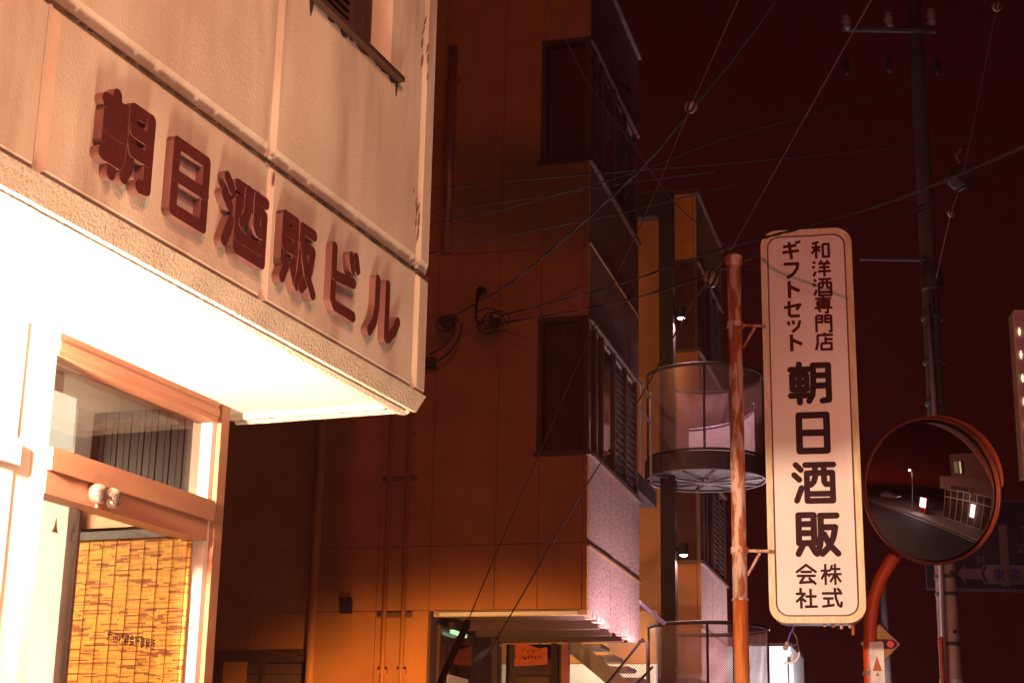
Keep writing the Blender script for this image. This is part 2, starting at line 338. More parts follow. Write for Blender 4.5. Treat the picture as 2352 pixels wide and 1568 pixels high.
# end wall of the upper storeys and the lower end wall
part('end_wall', stucco, b1, -6, -.13, -.029, -.001, 2.95, 9.0)
# upper window with louvred shutter
wf = part('window', dkbronze, b1, -.119, -.10, -.92, -.372, 3.80, 5.0)
for k in range(40):
    z = 3.825 + k * .028
    mb = MB(); mb.prism([(-.098, z), (-.075, z - .006), (-.075, z + .004), (-.098, z + .018)], -.905, -.53, lambda p, q, t: (p, t, q)); mb.build('louvre', dkbronze, wf)
for a, b, d in ((-.528, -.505, -.062), (-.503, -.485, -.08), (-.483, -.468, -.05), (-.466, -.455, -.066), (-.453, -.444, -.04)):
    part('frame_stile', dkbronze, wf, -.098, d, a, b, 3.805, 5.0)
mb = MB(); mb.add([(-.099, -.442, 3.802), (-.099, -.442, 5), (-.001, -.374, 5), (-.001, -.374, 3.802), (-.099, -.372, 3.802), (-.099, -.372, 5)], [(0, 1, 2, 3), (3, 2, 5, 4), (0, 3, 4)]); mb.build('plaster_reveal', stucco, wf)
mb = MB(); mb.prism([(-.098, 3.803), (-.098, 3.826), (.028, 3.806), (.028, 3.788), (.002, 3.788), (.002, 3.803)], -.935, -.318, lambda p, q, t: (p, t, q)); mb.build('window_sill', dkbronze, wf)
# black grime hanging under the sill and along the panel joint
for (y, wdt, h) in ((-.925, .025, .05), (-.80, .05, .008), (-.71, .06, .018), (-.66, .03, .006), (-.58, .09, .010), (-.47, .05, .005), (-.43, .08, .008), (-.36, .06, .016), (-.325, .018, .05)):
    gr = MB(); gr.prism([(y - wdt / 2, 3.787), (y - wdt * .3, 3.787 - h * .6), (y - wdt * .05, 3.787 - h), (y + wdt * .3, 3.787 - h * .55), (y + wdt / 2, 3.787)], .0005, .003, lambda p, q, t: (t, p, q)).build('grime_stain', grime, b1)
y = -2.05
while y < -.01:
    wdt = random.uniform(.02, .12); h = random.uniform(.001, .005) * (1 + max(0, y + 1.2))
    gr = MB(); gr.prism([(y, 3.2085), (y + wdt * .3, 3.2075 - h), (y + wdt * .7, 3.2075 - h * .7), (y + wdt, 3.2085)], -.006, .0008, lambda p, q, t: (t, p, q)).build('grime_stain', grime, b1); y += wdt * random.uniform(1.0, 1.25)
for (y, z, a, l) in ((-.128, 4.07, .9, .022), (-.135, 4.02, .4, .022), (-.13, 3.955, .3, .026), (-.09, 4.02, .7, .02), (-.083, 3.985, .2, .018), (-.082, 3.915, .3, .014), (-.118, 4.11, .8, .02),
                      (-.137, 3.44, .5, .016), (-.132, 3.42, .2, .018), (-.118, 3.425, .9, .022), (-.11, 3.395, .2, .018), (-.108, 3.375, .1, .012), (-.133, 3.365, .2, .016), (-.113, 3.335, .2, .02), (-.128, 3.40, .3, .014), (-1.082, 3.165, .15, .022), (-.16, 3.47, .4, .012)):
    pr_ = [(y + cos(t * pi / 4) * l * .33 * cos(a) + sin(t * pi / 4) * l * sin(a) * .6, z + sin(t * pi / 4) * l) for t in range(8)]
    MB().prism(pr_, .0004, .0012 + .0001 * (l * 1e3 % 7) + .00005 * (y * 1e3 % 5), lambda p, q, t: (t, p, q)).build('mould_spot', mould, b1)
# raised characters on the fascia
for ch, ya, yb, za, zb in (('朝', -1.915, -1.690, 2.868, 3.098), ('日', -1.625, -1.425, 2.872, 3.088), ('酒', -1.380, -1.130, 2.872, 3.092), ('販', -1.065, -.850, 2.868, 3.092), ('ビ', -.770, -.568, 2.876, 3.10), ('ル', -.515, -.270, 2.868, 3.095)):
    wy, hz = yb - ya, zb - za
    lo = glyph(ch, .150, lambda p, q, t: (t, ya + p * wy, za + q * hz), -.002, .022, aspect=wy / hz).build('letter', letter_m, b1)
    lo.data.materials.append(letter_side)
    for pg in lo.data.polygons:
        if abs(pg.normal.x) < .5: pg.material_index = 1
# shop front under the overhang (plane x = -.645)
def bar(mat, x0, x1, y0, y1, z0, z1, name='frame_bar'): return part(name, mat, b1, x0, x1, y0, y1, z0, z1)
bar(bronze, -.760, -.645, -.208, -.158, 0, 2.771, 'door_jamb')
bar(glaref, -.735, -.662, -.236, -.210, 0, 2.771, 'frame_bar')
bar(bronze, -.720, -.640, -1.105, -.238, 2.705, 2.771, 'head_rail')
bar(bronze, -.700, -.636, -1.105, -.238, 2.722, 2.745, 'head_rail')
bar(bronze, -.720, -.628, -1.105, -.240, 2.376, 2.441, 'transom_rail')
bar(bronze, -.715, -.643, -1.105, -.252, 2.311, 2.374, 'transom_rail')
bar(glaref, -.80, -.645, -1.150, -1.107, 0, 2.771, 'mullion')
bar(glaref, -.78, -.665, -1.225, -1.152, 0, 2.771, 'mullion')
bar(glaref, -.72, -.640, -2.30, -1.227, 2.365, 2.435, 'frame_bar')
bar(white_m, -.70, -.66, -2.30, -1.227, 2.437, 2.771, 'spandrel_panel')
bar(glaref, -.72, -.66, -1.275, -1.227, 0, 2.363, 'frame_bar')
bar(white_m, -.75, -.64, -7, -2.302, 0, 2.771, 'front_wall')
d = bar(glass, -.708, -.701, -1.105, -.238, 2.443, 2.704, 'transom_pane')
dl = bar(glass, -.708, -.701, -.848, -.238, .02, 2.310, 'glass_door'); dr = bar(glass, -.708, -.701, -1.105, -.862, .02, 2.310, 'glass_door')
bar(glass, -.70, -.692, -2.30, -1.277, .3, 2.363, 'window_pane')
part('door_edge_seal', dkbronze, dl, -.711, -.698, -.861, -.849, .02, 2.309)
for yy in (-.895, -.822):
    MB().lathe([(.010, 0), (.013, .004), (.013, .008), (.026, .010), (.030, .020), (.030, .034), (.024, .042), (.010, .044)], (-.643, yy, 2.346), 20, (1, 0, 0)).build('round_fitting', M('bright_metal', (.75, .55, .42), .22, .9), b1, True)
part('strike_plate', bronze, b1, -.643, -.634, -.868, -.852, 2.312, 2.35)
textmesh('塚田税務会計事務所', ink, 'door_lettering', b1, lambda x, y: V((-.7005, -.672 + x * .0288, 1.952 + y * .036)), 1.0, .02)
mb = MB(); mb.prism([(-.982, 2.226), (-.950, 2.226), (-.960, 2.239), (-.966, 2.269), (-.972, 2.239)], -.7008, -.6995, lambda p, q, t: (t, p, q)); mb.build('door_sticker', yellow_m, b1)
# inside the office
bar(paving, -3.6, -.72, -6.9, -.16, .004, .02, 'floor_slab')
bar(white_m, -3.7, -3.6, -6.9, -.06, 0, 2.90, 'room_wall')
bar(soffit_m, -3.6, -.801, -6.9, -.076, 2.775, 2.795, 'room_ceiling')
bar(white_m, -3.6, -1.150, -.30, -.17, 0.02, 2.774, 'room_wall')
bar(white_m, -1.149, -.71, -.235, -.17, 0.02, .9, 'room_wall')
bar(bronze, -1.149, -.70, -.235, -.18, 2.372, 2.43, 'window_head')
bar(darkroom, -1.149, -.706, -.20, -.175, 2.431, 2.771, 'reflection_backing')  # dark sheet and slats added in place of the reflected street
k = 0; x = -1.145
while x < -.72:
    wdt = (.024, .020, .028, .017)[k % 4]; part('reflection_slat', reflwood, b1, x, x + wdt, -.214 - .002 * (k % 2), -.201, 2.432, 2.77); x += wdt + .004; k += 1
bar(dkglass, -1.148, -.71, -.19, -.184, .9, 2.371, 'window_pane')
# white box seen through the transom, given a glow to brighten it
bx = thing('glow_box', 'white box given a glow behind the transom glass', 'lamp', w1(-.93, -.72, 0), -A1)
part('housing', emis('box_glow', (1, .86, .60), 1.25), bx, -.04, .04, -.055, .055, 2.545, 2.70); part('hanger', bronze, bx, -.012, .012, -.02, .02, 2.70, 2.774)
# bamboo blind
cordm = M('cord', (.30, .07, .015), .8)
bl = thing('bamboo_blind', 'yellow bamboo roll blind hanging inside the glass door', 'blind', w1(-.91, -.262, 0), -A1)
part('head_roll', reflwood, bl, -.232, .22, -.02, .015, 2.325, 2.352)
sl = MB(); z = 2.325
while z > 1.35:
    h = random.uniform(.0036, .0062); x = -.228
    while x < .215:
        ln = random.uniform(.012, .085); x2 = min(x + ln, .217)
        sl.box(x, x2, -.004 - random.random() * .003, .002, z - h, z - .0008); x = x2 + .0008
    z -= h
tag(sl.build('splints', bamboo, bl), None, None, kind='stuff')
for k in range(9): part('cord', cordm, bl, -.222 + k * .0535, -.2206 + k * .0535, -.0095, -.0075, 1.35, 2.325)
bl2 = thing('bamboo_blind', 'pale bamboo blind in the far left shop window', 'blind', w1(-.80, -1.8, 0), -A1)
part('head_roll', reflwood, bl2, -.02, .015, -.48, .40, 2.26, 2.29)
sl = MB(); z = 2.26
while z > 1.4:
    h = random.uniform(.006, .010); y = -.48
    while y < .40:
        y2 = min(y + random.uniform(.05, .25), .40); sl.box(-.004, .002 + random.random() * .002, y, y2, z - h, z - .001); y = y2 + .001
    z -= h
tag(sl.build('splints', bamboo, bl2), None, None, kind='stuff')
# red extinguisher just inside
ex = thing('fire_extinguisher', 'red round-topped canister standing just inside the glass door', 'extinguisher', w1(-.80, -.80, .02), -A1)
redm = M('red_paint', (.55, .05, .03), .35)
MB().lathe([(.0, 0), (.05, 0), (.052, .02), (.052, .38), (.035, .42), (.012, .44)], (0, 0, 1.35), 20).build('cylinder', redm, ex, True)
MB().lathe([(.03, 0), (.03, 1.35)], (0, 0, 0), 14).build('stand', white_m, ex, True)
# overhang lamp
GLOBE = (-.56, -1.85, 2.50)
lp = thing('overhang_lamp', 'glaring round lamp fixed under the overhang beside the lettering', 'lamp', w1(GLOBE[0], GLOBE[1], 0), -A1)
MB().lathe([(.05, 0), (.05, .20)], (0, 0, 2.571), 16).build('lamp_base', white_m, lp)
MB().lathe([(.012, -.075), (.05, -.058), (.074, -.02), (.076, 0), (.074, .02), (.05, .058), (.04, .071)], (0, 0, GLOBE[2]), 20).build('globe', emis('lamp_globe', (1, .67, .47), 6000), lp, True)
# room lamp
rl = thing('ceiling_lamp', 'flat lamp on the office ceiling behind the glass', 'lamp', w1(-1.9, -1.3, 0), -A1)
part('lamp_case', white_m, rl, -.3, .3, -.3, .3, 2.735, 2.774); part('diffuser', emis('diffuser', (1, .80, .50), 150), rl, -.28, .28, -.28, .28, 2.722, 2.734)

# ================================================================== apartment blocks (ochre side, metal street side)
ZB, ZT = 3.26, 9.95
wins = ((4.73, 6.0), (7.66, 8.92))
strip_up = M('shaded_strip', (.13, .04, .022), .6, vs_=4)  # upper metal strips tinted dark for the shade above the entrance lamps
def apartment(label):
    r = thing('apartment_block', label, 'building', D2, -A2, 'ochre apartment blocks along the street')
    core = MB(); core.box(-7, -.50, .06, 2.60, ZB + .02, ZT)
    for za, zb in ((ZB + .02, 4.70), (6.03, 7.63), (8.95, ZT)): core.box(-.499, -.045, .06, 2.60, za, zb)
    core.build('wall_core', ochre_j, r)
    # side face panels at y in [0,.055]
    cols = [0, -.05, -.47, -.88, -1.51, -2.03, -2.66, -3.31, -3.95, -4.6, -5.3, -6.0, -7.0]
    for i in range(len(cols) - 1):
        b, a = cols[i] - .003, cols[i + 1] + .003
        rows = [(ZB, 3.865), (3.865, 4.70), (6.03, 6.75), (6.75, 7.63), (8.95, ZT)] if i < 2 else [(ZB, 3.865), (3.865, 6.75), (6.75, ZT)]
        if b < -1.46: rows = [(0.02, 1.6), (1.6, ZB)] + rows
        for z0, z1 in rows:
            if i >= 6 and a > -3.7 and z0 < 2.8: z0, z1 = (2.90, ZB) if z0 == 1.6 else (.02, 1.55)
            part('wall_panel', ochre, r, a, b, 0, .055, z0 + .003, z1 - .003)
    # street face metal strips
    for k in range(5):
        a, b = .06 + k * .512, .06 + (k + 1) * .512
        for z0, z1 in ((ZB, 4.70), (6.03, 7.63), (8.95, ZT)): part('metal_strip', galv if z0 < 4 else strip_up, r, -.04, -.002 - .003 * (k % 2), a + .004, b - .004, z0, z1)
    for z in (3.845, 6.79): part('floor_trim', ochre_j, r, -.001, .016, .01, 2.62, z - .010, z + .012)
    # corner windows
    for z0, z1 in wins:
        f = part('window', dkbronze, r, -.50, .02, -.012, .045, z1, z1 + .045)
        part('window_hood', dkbronze, f, .0, .032, .046, 2.56, z1 + .003, z1 + .04)
        part('window_sill', dkbronze, f, -.52, .03, -.035, .05, z0 - .045, z0)
        part('window_sill', dkbronze, f, -.01, .04, .051, 2.56, z0 - .043, z0 - .002)
        part('jamb', dkbronze, f, -.498, -.455, -.005, .06, z0, z1); part('corner_post', dkbronze, f, -.045, .002, -.004, .045, z0, z1)
        part('side_pane', dkglass, f, -.454, -.046, .02, .026, z0, z1)
        for y in (.30, .62, 1.22, 1.82, 2.42): part('mullion', dkbronze, f, -.03, .012, y, y + .05, z0, z1)
        part('street_pane', dkglass, f, -.02, -.013, .046, 2.5, z0, z1)
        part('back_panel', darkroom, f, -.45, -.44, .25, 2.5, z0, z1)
        cu = MB(); pts = [(-.44 + .39 * t / 40, .12 + .012 * sin(t * 1.9)) for t in range(41)]
        cu.add([(x, y, z0) for x, y in pts] + [(x, y, z1) for x, y in pts], [(i, i + 1, 42 + i, 41 + i) for i in range(40)]); cu.build('curtain', M('net_curtain', (.34, .20, .19), .9), f, True)
        cu = MB(); pts = [(-.10 + .014 * sin(t * 1.7), .32 + .40 * t / 24) for t in range(25)]
        cu.add([(x, y, z0) for x, y in pts] + [(x, y, z1) for x, y in pts], [(i, i + 1, 26 + i, 25 + i) for i in range(24)]); cu.build('curtain', curtain_m, f, True)
        for k in range(int((z1 - z0 - .1) / .075)):
            mb = MB(); zz = z0 + .05 + k * .075; mb.prism([(-.012, zz), (.006, zz - .006), (.006, zz + .004), (-.012, zz + .05)], 1.28, 2.41, lambda p, q, t: (p, t, q)); mb.build('louvre', darkst, f)
    # roof coping
    part('roof_coping', dkbronze, r, -7, .04, -.03, 2.66, ZT, ZT + .07)
    # underside of the overhang
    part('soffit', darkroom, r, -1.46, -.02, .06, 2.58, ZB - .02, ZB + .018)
    part('edge_strip', M('edge_foam', (.55, .40, .26), .8, vs_=14, col2=(.40, .24, .14)), r, -1.46, .0, .0, .06, ZB - .055, ZB - .004)
    mb = MB()
    for k in range(26):
        a = .062 + k * .097; h = .05 + .022 * sin(k * 1.7) * random.random(); mb.box(-.05 - .01 * (k % 3), -.003 - .004 * (k % 2), a, a + .094, ZB - h - .01, ZB - .004)
    mb.build('edge_strip', M('edge_foam_b', (.48, .34, .32), .5, vs_=14, col2=(.32, .18, .16)), r)
    for y in (.75, 1.35, 1.95): part('soffit_beam', darkroom, r, -1.44, -.06, y, y + .10, ZB - .10, ZB - .021)
    # lower walls of the porch
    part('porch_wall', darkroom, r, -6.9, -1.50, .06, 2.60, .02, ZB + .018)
    return r
b2 = apartment('ochre-panelled apartment block with corner windows behind the stucco building')
# extra things on the nearer block only
def bp(name, mat, *a): return part(name, mat, b2, *a)
bp('soffit_edge', white_m, -1.40, -.08, -.012, -.001, ZB - .052, ZB - .02)
pw = bp('window', dkbronze, -1.498, -1.47, .25, 1.35, 1.9, 3.16)
part('window_pane', dkglass, pw, -1.469, -1.462, .30, 1.30, 1.95, 3.10)
part('white_board', white_m, pw, -1.468, -1.460, .5, 1.2, 1.9, 2.72)
# rear porch wall with door and orange board
bw = bp('porch_back_wall', darkroom, -1.46, -.84, 2.62, 2.70, .02, 3.20)
part('door', dkbronze, bw, -1.34, -.97, 2.585, 2.619, .02, 2.86); part('door_glass', dkglass, bw, -1.28, -1.03, 2.575, 2.584, 1.2, 2.70)
bp('porch_post', darkst, -.935, -.875, 2.50, 2.56, .02, 3.2); bp('porch_post', M('red_brown', (.34, .10, .07), .6), -.82, -.745, 2.50, 2.575, .02, 3.2)
bp('porch_post', darkroom, -1.42, -1.36, 1.9, 1.96, .02, 3.2)
ob = thing('wooden_board', 'orange wooden name board with ragged top inside the dark porch', 'signboard', w2(-1.13, 2.42, 0), -A2 - .16)
MB().prism([(-.19, 2.955), (.19, 2.965), (.19, 3.12), (.17, 3.15), (.13, 3.135), (.07, 3.14), (.0, 3.17), (-.05, 3.18), (-.10, 3.20), (-.13, 3.27), (-.155, 3.285), (-.18, 3.25), (-.185, 3.15), (-.172, 3.05), (-.19, 3.02)], -.02, .0, lambda p, q, t: (p, t, q)).build('board', wood_o, ob)
mb = MB()
rnd = random.Random(3)
for row, (zz, xa, xb, hh) in enumerate(((3.115, -.10, .11, .045), (3.045, -.10, .14, .055))):
    x = xa
    while x < xb:
        pts = [(x + rnd.uniform(-.004, .016) * (1 + .6 * k), -.0215, zz + hh * rnd.uniform(-.5, .5)) for k in range(4)]; mb.tube(pts, .0032, 5); x += rnd.uniform(.02, .034)
mb.build('brushed_lettering', ink, ob)
for dx in (-.1, .1): part('hanging_chain', darkst, ob, dx - .004, dx + .004, -.012, -.004, 3.14, 3.24)
# porch fluorescent
fl = thing('porch_tube_lamp', 'dim greenish tube lamp in the dark porch window', 'lamp', w2(-1.40, .45, 0), -A2)
part('tube', emis('tube_glow', (.45, .75, .42), 1.3), fl, -.028, .012, -.02, .42, 3.095, 3.128); part('lamp_case', darkst, fl, -.035, .02, -.05, .45, 3.13, 3.20)
# lower left window of the ochre side wall
lw = bp('window', dkbronze, -3.62, -2.66, -.02, .05, 2.80, 2.90)
part('jamb', bronze, lw, -2.70, -2.665, -.02, .05, 1.58, 2.799); part('jamb', dkbronze, lw, -3.62, -3.55, -.02, .05, 1.58, 2.799); part('mullion', dkbronze, lw, -3.17, -3.13, 0, .04, 1.58, 2.799)
part('shutter_back', darkroom, lw, -3.549, -2.701, .045, .052, 1.58, 2.799)
for k in range(12):
    part('shutter_slat', M('shutter', (.09, .045, .035), .6) if k == 0 else bpy.data.materials['shutter'], lw, -3.548, -3.172, .020, .044, 1.585 + k * .1, 1.678 + k * .1)
    part('shutter_slat', bpy.data.materials['shutter'], lw, -3.128, -2.702, .020, .044, 1.585 + k * .1, 1.678 + k * .1)
part('window_sill', dkbronze, lw, -3.65, -2.64, -.05, .05, 1.55, 1.579)
# pipes, box and hook on the side wall
def pipe(label, n, z0, z1, r_, mat=None):
    t = thing('wall_pipe', label, 'pipe', w2(n, -r_ - .018, 0), -A2)
    MB().tube([(0, 0, z0), (0, 0, z1)], r_, 12).build('tube', mat or ochre, t, True)
    for z in (z0 + .35, (z0 + z1) / 2 + .0, z1 - .35): part('pipe_clip', ochre, t, -r_ - .02, r_ + .02, -.004, r_ + .016, z - .02, z + .02)
    return t
pipe('ochre downpipe on the side wall nearest the stucco building', -2.64, .1, 9.9, .042)
pipe('thin left pipe of the pair on the ochre side wall', -1.93, .1, 5.3, .022)
pipe('thin right pipe of the pair on the ochre side wall', -1.745, .1, 5.3, .022)
pipe('brown duct high on the ochre side wall by the stucco corner', -1.42, 6.75, 8.97, .05, bronze)
for z, lab in ((3.22, 'lower clamp bridging the pair of thin wall pipes'), (4.52, 'upper clamp bridging the pair of thin wall pipes')):
    t = thing('pipe_bracket', lab, 'bracket', w2(-1.84, -.012, 0), -A2); part('strap', ochre_j, t, -.17, .17, -.012, .012, z - .022, z + .022); part('bolt', darkst, t, -.155, -.135, -.024, -.013, z - .01, z + .01)
vt = thing('wall_vent', 'small dark square vent on the ochre side wall', 'vent', w2(-2.32, 0, 0), -A2)
part('vent_body', darkst, vt, -.055, .055, -.05, -.001, 3.24, 3.37); part('vent_lip', black, vt, -.065, .065, -.062, -.051, 3.36, 3.385)
hk = thing('roof_drain_hook', 'dark hooked spout near the top of the ochre street face', 'spout', w2(.02, 1.25, 0), -A2)
MB().tube([(-.02, 0, 8.98), (.05, 0, 8.99), (.10, 0, 8.97), (.125, 0, 8.92), (.125, 0, 8.87)], .03, 10).build('spout', black, hk, True); part('flange', darkst, hk, -.02, -.001, -.06, .06, 8.92, 9.04)
b3 = copy_tree(b2)
b3.location = D2 + u2 * 7.06; b3['label'] = 'farther ochre apartment block rising behind the round staircase'
for o in list(b3.children):
    nm = o.name.split('.')[0]
    if nm in ('porch_back_wall', 'porch_post', 'porch_wall', 'soffit_edge') or (nm == 'window' and o.data.name.startswith('window') and abs(o.data.vertices[0].co.z - 1.9) < .01):
        for c in list(o.children): bpy.data.objects.remove(c)
        bpy.data.objects.remove(o)

# ================================================================== round outdoor staircase between the blocks
st = thing('round_staircase', 'round steel outdoor staircase with perforated metal railings', 'staircase', w2(0, 4.6, 0), -A2)
perf = meshm('perforated_sheet', (.26, .15, .15), .020, .44)
SCX, SCY, SR = .44, .0, .70
def ringpts(r, z, a0=0, a1=2 * pi, n=48): return [(SCX + r * cos(a0 + (a1 - a0) * k / n), SCY + r * sin(a0 + (a1 - a0) * k / n), z) for k in range(n + 1)]
def drum(z0, z1, a0, a1):
    n = 48; mb = MB(); P = ringpts(SR, z0, a0, a1, n); Q = ringpts(SR, z1, a0, a1, n)
    mb.add(P + Q, [(i, i + 1, n + 2 + i, n + 1 + i) for i in range(n)])
    def uvf(c):
        a = math.atan2(c.y - SCY, c.x - SCX) % (2 * pi); return (a * SR, c.z)
    o = mb.build('railing_sheet', perf, st, True, uvf)
    MB().tube(Q, .022, 8).build('handrail', darkst, st, True); MB().tube(ringpts(SR, z0 + .01, a0, a1, n), .016, 6).build('bottom_rail', darkst, st, True)
    for k in (0, 12, 24, 36, 48):
        p = P[k]; MB().tube([p, (p[0], p[1], z1)], .016, 6).build('baluster', darkst, st, True)
for z0, z1 in ((5.55, 6.58), (2.42, 3.56)): drum(z0, z1, radians(-160), radians(150))
ribm = M('rib_steel', (.07, .045, .05), .5, .2)
def landing(z):
    mb = MB(); n = 40
    mb.lathe([(.0, .0), (SR + .03, .0), (SR + .03, .20), (0, .20)], (SCX, SCY, z), 40); mb.build('landing', darkst, st)
    mb = MB(); mb.lathe([(SR + .034, .0), (SR + .036, .19), (SR + .03, .19), (SR + .03, .0)], (SCX, SCY, z), 40)
    for k in range(10):
        a = k * 2 * pi / 10; p = V((SCX, SCY, z - .05)); q = V((SCX + (SR - .02) * cos(a), SCY + (SR - .02) * sin(a), z - .012)); MB().tube([p, q], .012, 6).build('rib', ribm, st)
    mb = MB(); mb.tube(ringpts(SR + .01, z - .01), .016, 6, False); mb.build('landing_edge', ribm, st, True)
landing(5.33); landing(2.2)
n = 30; P = [(SCX + .60 * cos(radians(118 - 122 * k / n)), SCY + .60 * sin(radians(118 - 122 * k / n)), 5.54) for k in range(n + 1)]
MB().add(P + [(x, y, z + .52 + .16 * k / n) for k, (x, y, z) in enumerate(P)], [(i, i + 1, n + 2 + i, n + 1 + i) for i in range(n)]).build('inner_panel', M('pale_panel', (.62, .50, .52), .5, vs_=5), st, True)
MB().tube([(x, y, z + .53 + .16 * k / n) for k, (x, y, z) in enumerate(P)], .014, 6).build('inner_rail', purl, st, True)
# square pillar, beam, straight landing rails
part('pillar', black, st, -.062, .110, -.30, -.12, 0, 8.93); part('pillar_beam', black, st, -1.2, -.063, -.30, -.12, 8.62, 8.93)
part('link_landing', darkst, st, -.60, -.20, -1.95, .25, 5.05, 5.25)
for y in (-1.9, -1.3, -.7): MB().tube([(-.10, y, 5.15), (-.10, y, 6.25)], .016, 6).build('baluster', greyst, st)
for z in (6.25, 5.95): MB().tube([(-.10, -1.95, z), (-.16, -.45, z)], .018, 6).build('handrail', greyst, st)
# straight lower flight with stringer and its braces
mb = MB(); pa, pb = l2(at(1300, 1492, 18.6)), l2(at(1490, 1650, 18.2)); off = V((0, 4.6, 0)); pa -= off; pb -= off
mb.add([pa + V((0, 0, .0)), pb, pb + V((0, 0, .22)), pa + V((0, 0, .22)), pa + V((0, .04, 0)), pb + V((0, .04, 0)), pb + V((0, .04, .22)), pa + V((0, .04, .22))], [(0, 1, 2, 3), (7, 6, 5, 4), (0, 4, 5, 1), (3, 2, 6, 7), (0, 3, 7, 4), (1, 5, 6, 2)]); mb.build('flight_stringer', greyst, st)
for k in range(6):
    c = pa.lerp(pb, (k + .5) / 6) + V((.03, .06, .24)); part('flight_tread', greyst, st, c.x - .11, c.x + .12, c.y, c.y + .5, c.z - .02, c.z + .02)
for (xa, ya, xb, yb) in ((1478, 1465, 1380, 1585), (1500, 1530, 1440, 1590)): MB().tube([l2(at(xa, ya, 17.55)) - off, l2(at(xb, yb, 17.55)) - off], .014, 6).build('brace', darkst, st)
q = [l2(at(1395, 1472, 17.7)) - off, l2(at(1482, 1472, 17.7)) - off, l2(at(1482, 1640, 17.7)) - off, l2(at(1395, 1640, 17.7)) - off]
MB().add(q, [(3, 2, 1, 0)]).build('railing_sheet', perf, st, False, lambda c: (c.x * 1.0 + c.y * .2, c.z))
MB().tube([q[1] + V((.02, 0, 0)), q[2] + V((.02, 0, 0))], .016, 6).build('baluster', greyst, st); MB().tube([q[0], q[1]], .012, 6).build('handrail', darkst, st)
MB().tube([l2(at(1468, 1380, 18.0)) - off, l2(at(1526, 1431, 18.6)) - off], .022, 6).build('handrail', purl, st)
# pale backing wall behind the lower flight, lit by the porch light
bk = thing('stair_back_wall', 'bright cream wall glowing behind the lower stair flight', 'wall', w2(0, 5.6, 0), -A2)
part('wall_slab', white_m, bk, -3.2, -.35, 0, .12, 0, 3.25); part('wall_cap', ochre, bk, -3.2, -.35, -.01, .12, 3.252, 3.9)
bl_ = thing('stair_entrance_lamp', 'white tube lamp under the stairs beyond the porch', 'lamp', w2(-.95, 4.7, 0), -A2)
part('lamp_case', white_m, bl_, -.3, .3, -.05, .05, 3.78, 3.84); part('tube', emis('stair_tube', (1, .86, .60), 150), bl_, -.28, .28, -.035, .035, 3.75, 3.779)
for z, lab in ((7.2, 'upper unseen amber lamp added in the gap to light the farther block'), (4.3, 'lower unseen amber lamp added in the gap to light the farther block')):
    t = thing('added_gap_lamp', lab, 'lamp', w2(-.95, 2.75, 0), -A2, 'unseen lamps added in the gap between the blocks')  # unseen lamps added to light the farther block's side wall
    part('plate', darkst, t, -.06, .06, -.14, -.06, z - .1, z + .1); MB().lathe([(.03, -.07), (.06, -.03), (.06, .03), (.03, .07)], (0, 0, z), 14).build('globe', emis('added_gap_globe', (1, .50, .15), 480), t, True)
# pillar lamps (the third, at street level, stands just below the picture)
for i, (z, lab) in enumerate(((7.36, 'upper black can lamp on the staircase pillar'), (4.46, 'middle black can lamp on the staircase pillar'), (1.95, 'lowest black can lamp on the staircase pillar, near the street'))):
    t = thing('pillar_lamp', lab, 'lamp', w2(.111, 4.6 - .21, 0), -A2, 'can lamps on the staircase pillar')
    mb = MB(); mb.lathe([(.048, -.055), (.055, -.06), (.055, .075), (.0, .075)], (.085, 0, z), 18); mb.build('can', black, t)
    part('arm', black, t, 0, .04, -.02, .02, z - .02, z + .03)
    MB().lathe([(.03, -.078), (.044, -.066), (.044, -.061), (.0, -.061)], (.085, 0, z), 16).build('lens', emis('lens%d' % i, (1, .82, .80), 22), t, True)
    light('lamp_light', t, (.085, 0, z - .09), 170, (1, .58, .62), .03, 'SPOT', (0, 0, 0), (radians(140), .6))
    light('lamp_light', t, (.13, 0, z + .10), 12, (1, .60, .50), .02, 'SPOT', (pi, 0, 0), (radians(100), .6))

# globe lamps by the two entrances at street level (just below the picture), they graze the metal strips
for i, (loc, lab, pw_) in enumerate(((w2(.46, .65, 0), 'nearer entrance globe lamp standing below the metal strips', 0), (w2(.46, 2.0, 0), 'second entrance globe lamp below the metal strips, by the staircase', 0), (w2(.62, 7.7, 0), 'nearer entrance globe lamp of the farther ochre block', 0), (w2(.62, 9.0, 0), 'last entrance globe lamp of the farther ochre block', 0))):
    t = thing('entrance_lamp', lab, 'lamp', loc, 0, 'entrance globe lamps')
    MB().lathe([(.08, 0), (.08, .02), (.025, .04), (.025, 2.38), (.05, 2.40)], (0, 0, 0), 14).build('post', darkst, t)
    MB().lathe([(.03, -.09), (.08, -.05), (.1, 0), (.08, .05), (.02, .098)], (0, 0, 2.50), 18).build('globe', emis('entr_globe%d' % i, (1, .66, .70), 14), t, True)
    light('lamp_light', t, (0, 0, 2.62), 210, (1, .68, .74), .10, 'SPOT', (pi, 0, 0), (radians(136), .5))
gl = thing('added_wall_lamp', 'unseen shaded lamp added to light the foot of the ochre side wall', 'lamp', w2(-.95, -2.4, 0), -A2)  # unseen lamp added for the ochre wall's glow, cap shaped for its upper edge
MB().lathe([(.09, 0), (.09, .02), (.04, .03), (.04, 1.15), (.07, 1.16), (.07, 1.18)], (0, 0, 0), 14).build('post', darkst, gl)
MB().lathe([(.05, 0), (.05, .12)], (0, 0, 1.185), 14).build('lens', emis('added_wall_lens', (1, .62, .22), 14), gl)
MB().lathe([(.10, 0), (.11, .02), (.02, .06)], (0, 0, 1.31), 16).build('cap', darkst, gl)
light('lamp_light', gl, (0, .12, 1.24), 620, (1, .46, .12), .10, 'SPOT', (radians(77), 0, 0), (radians(124), .30))

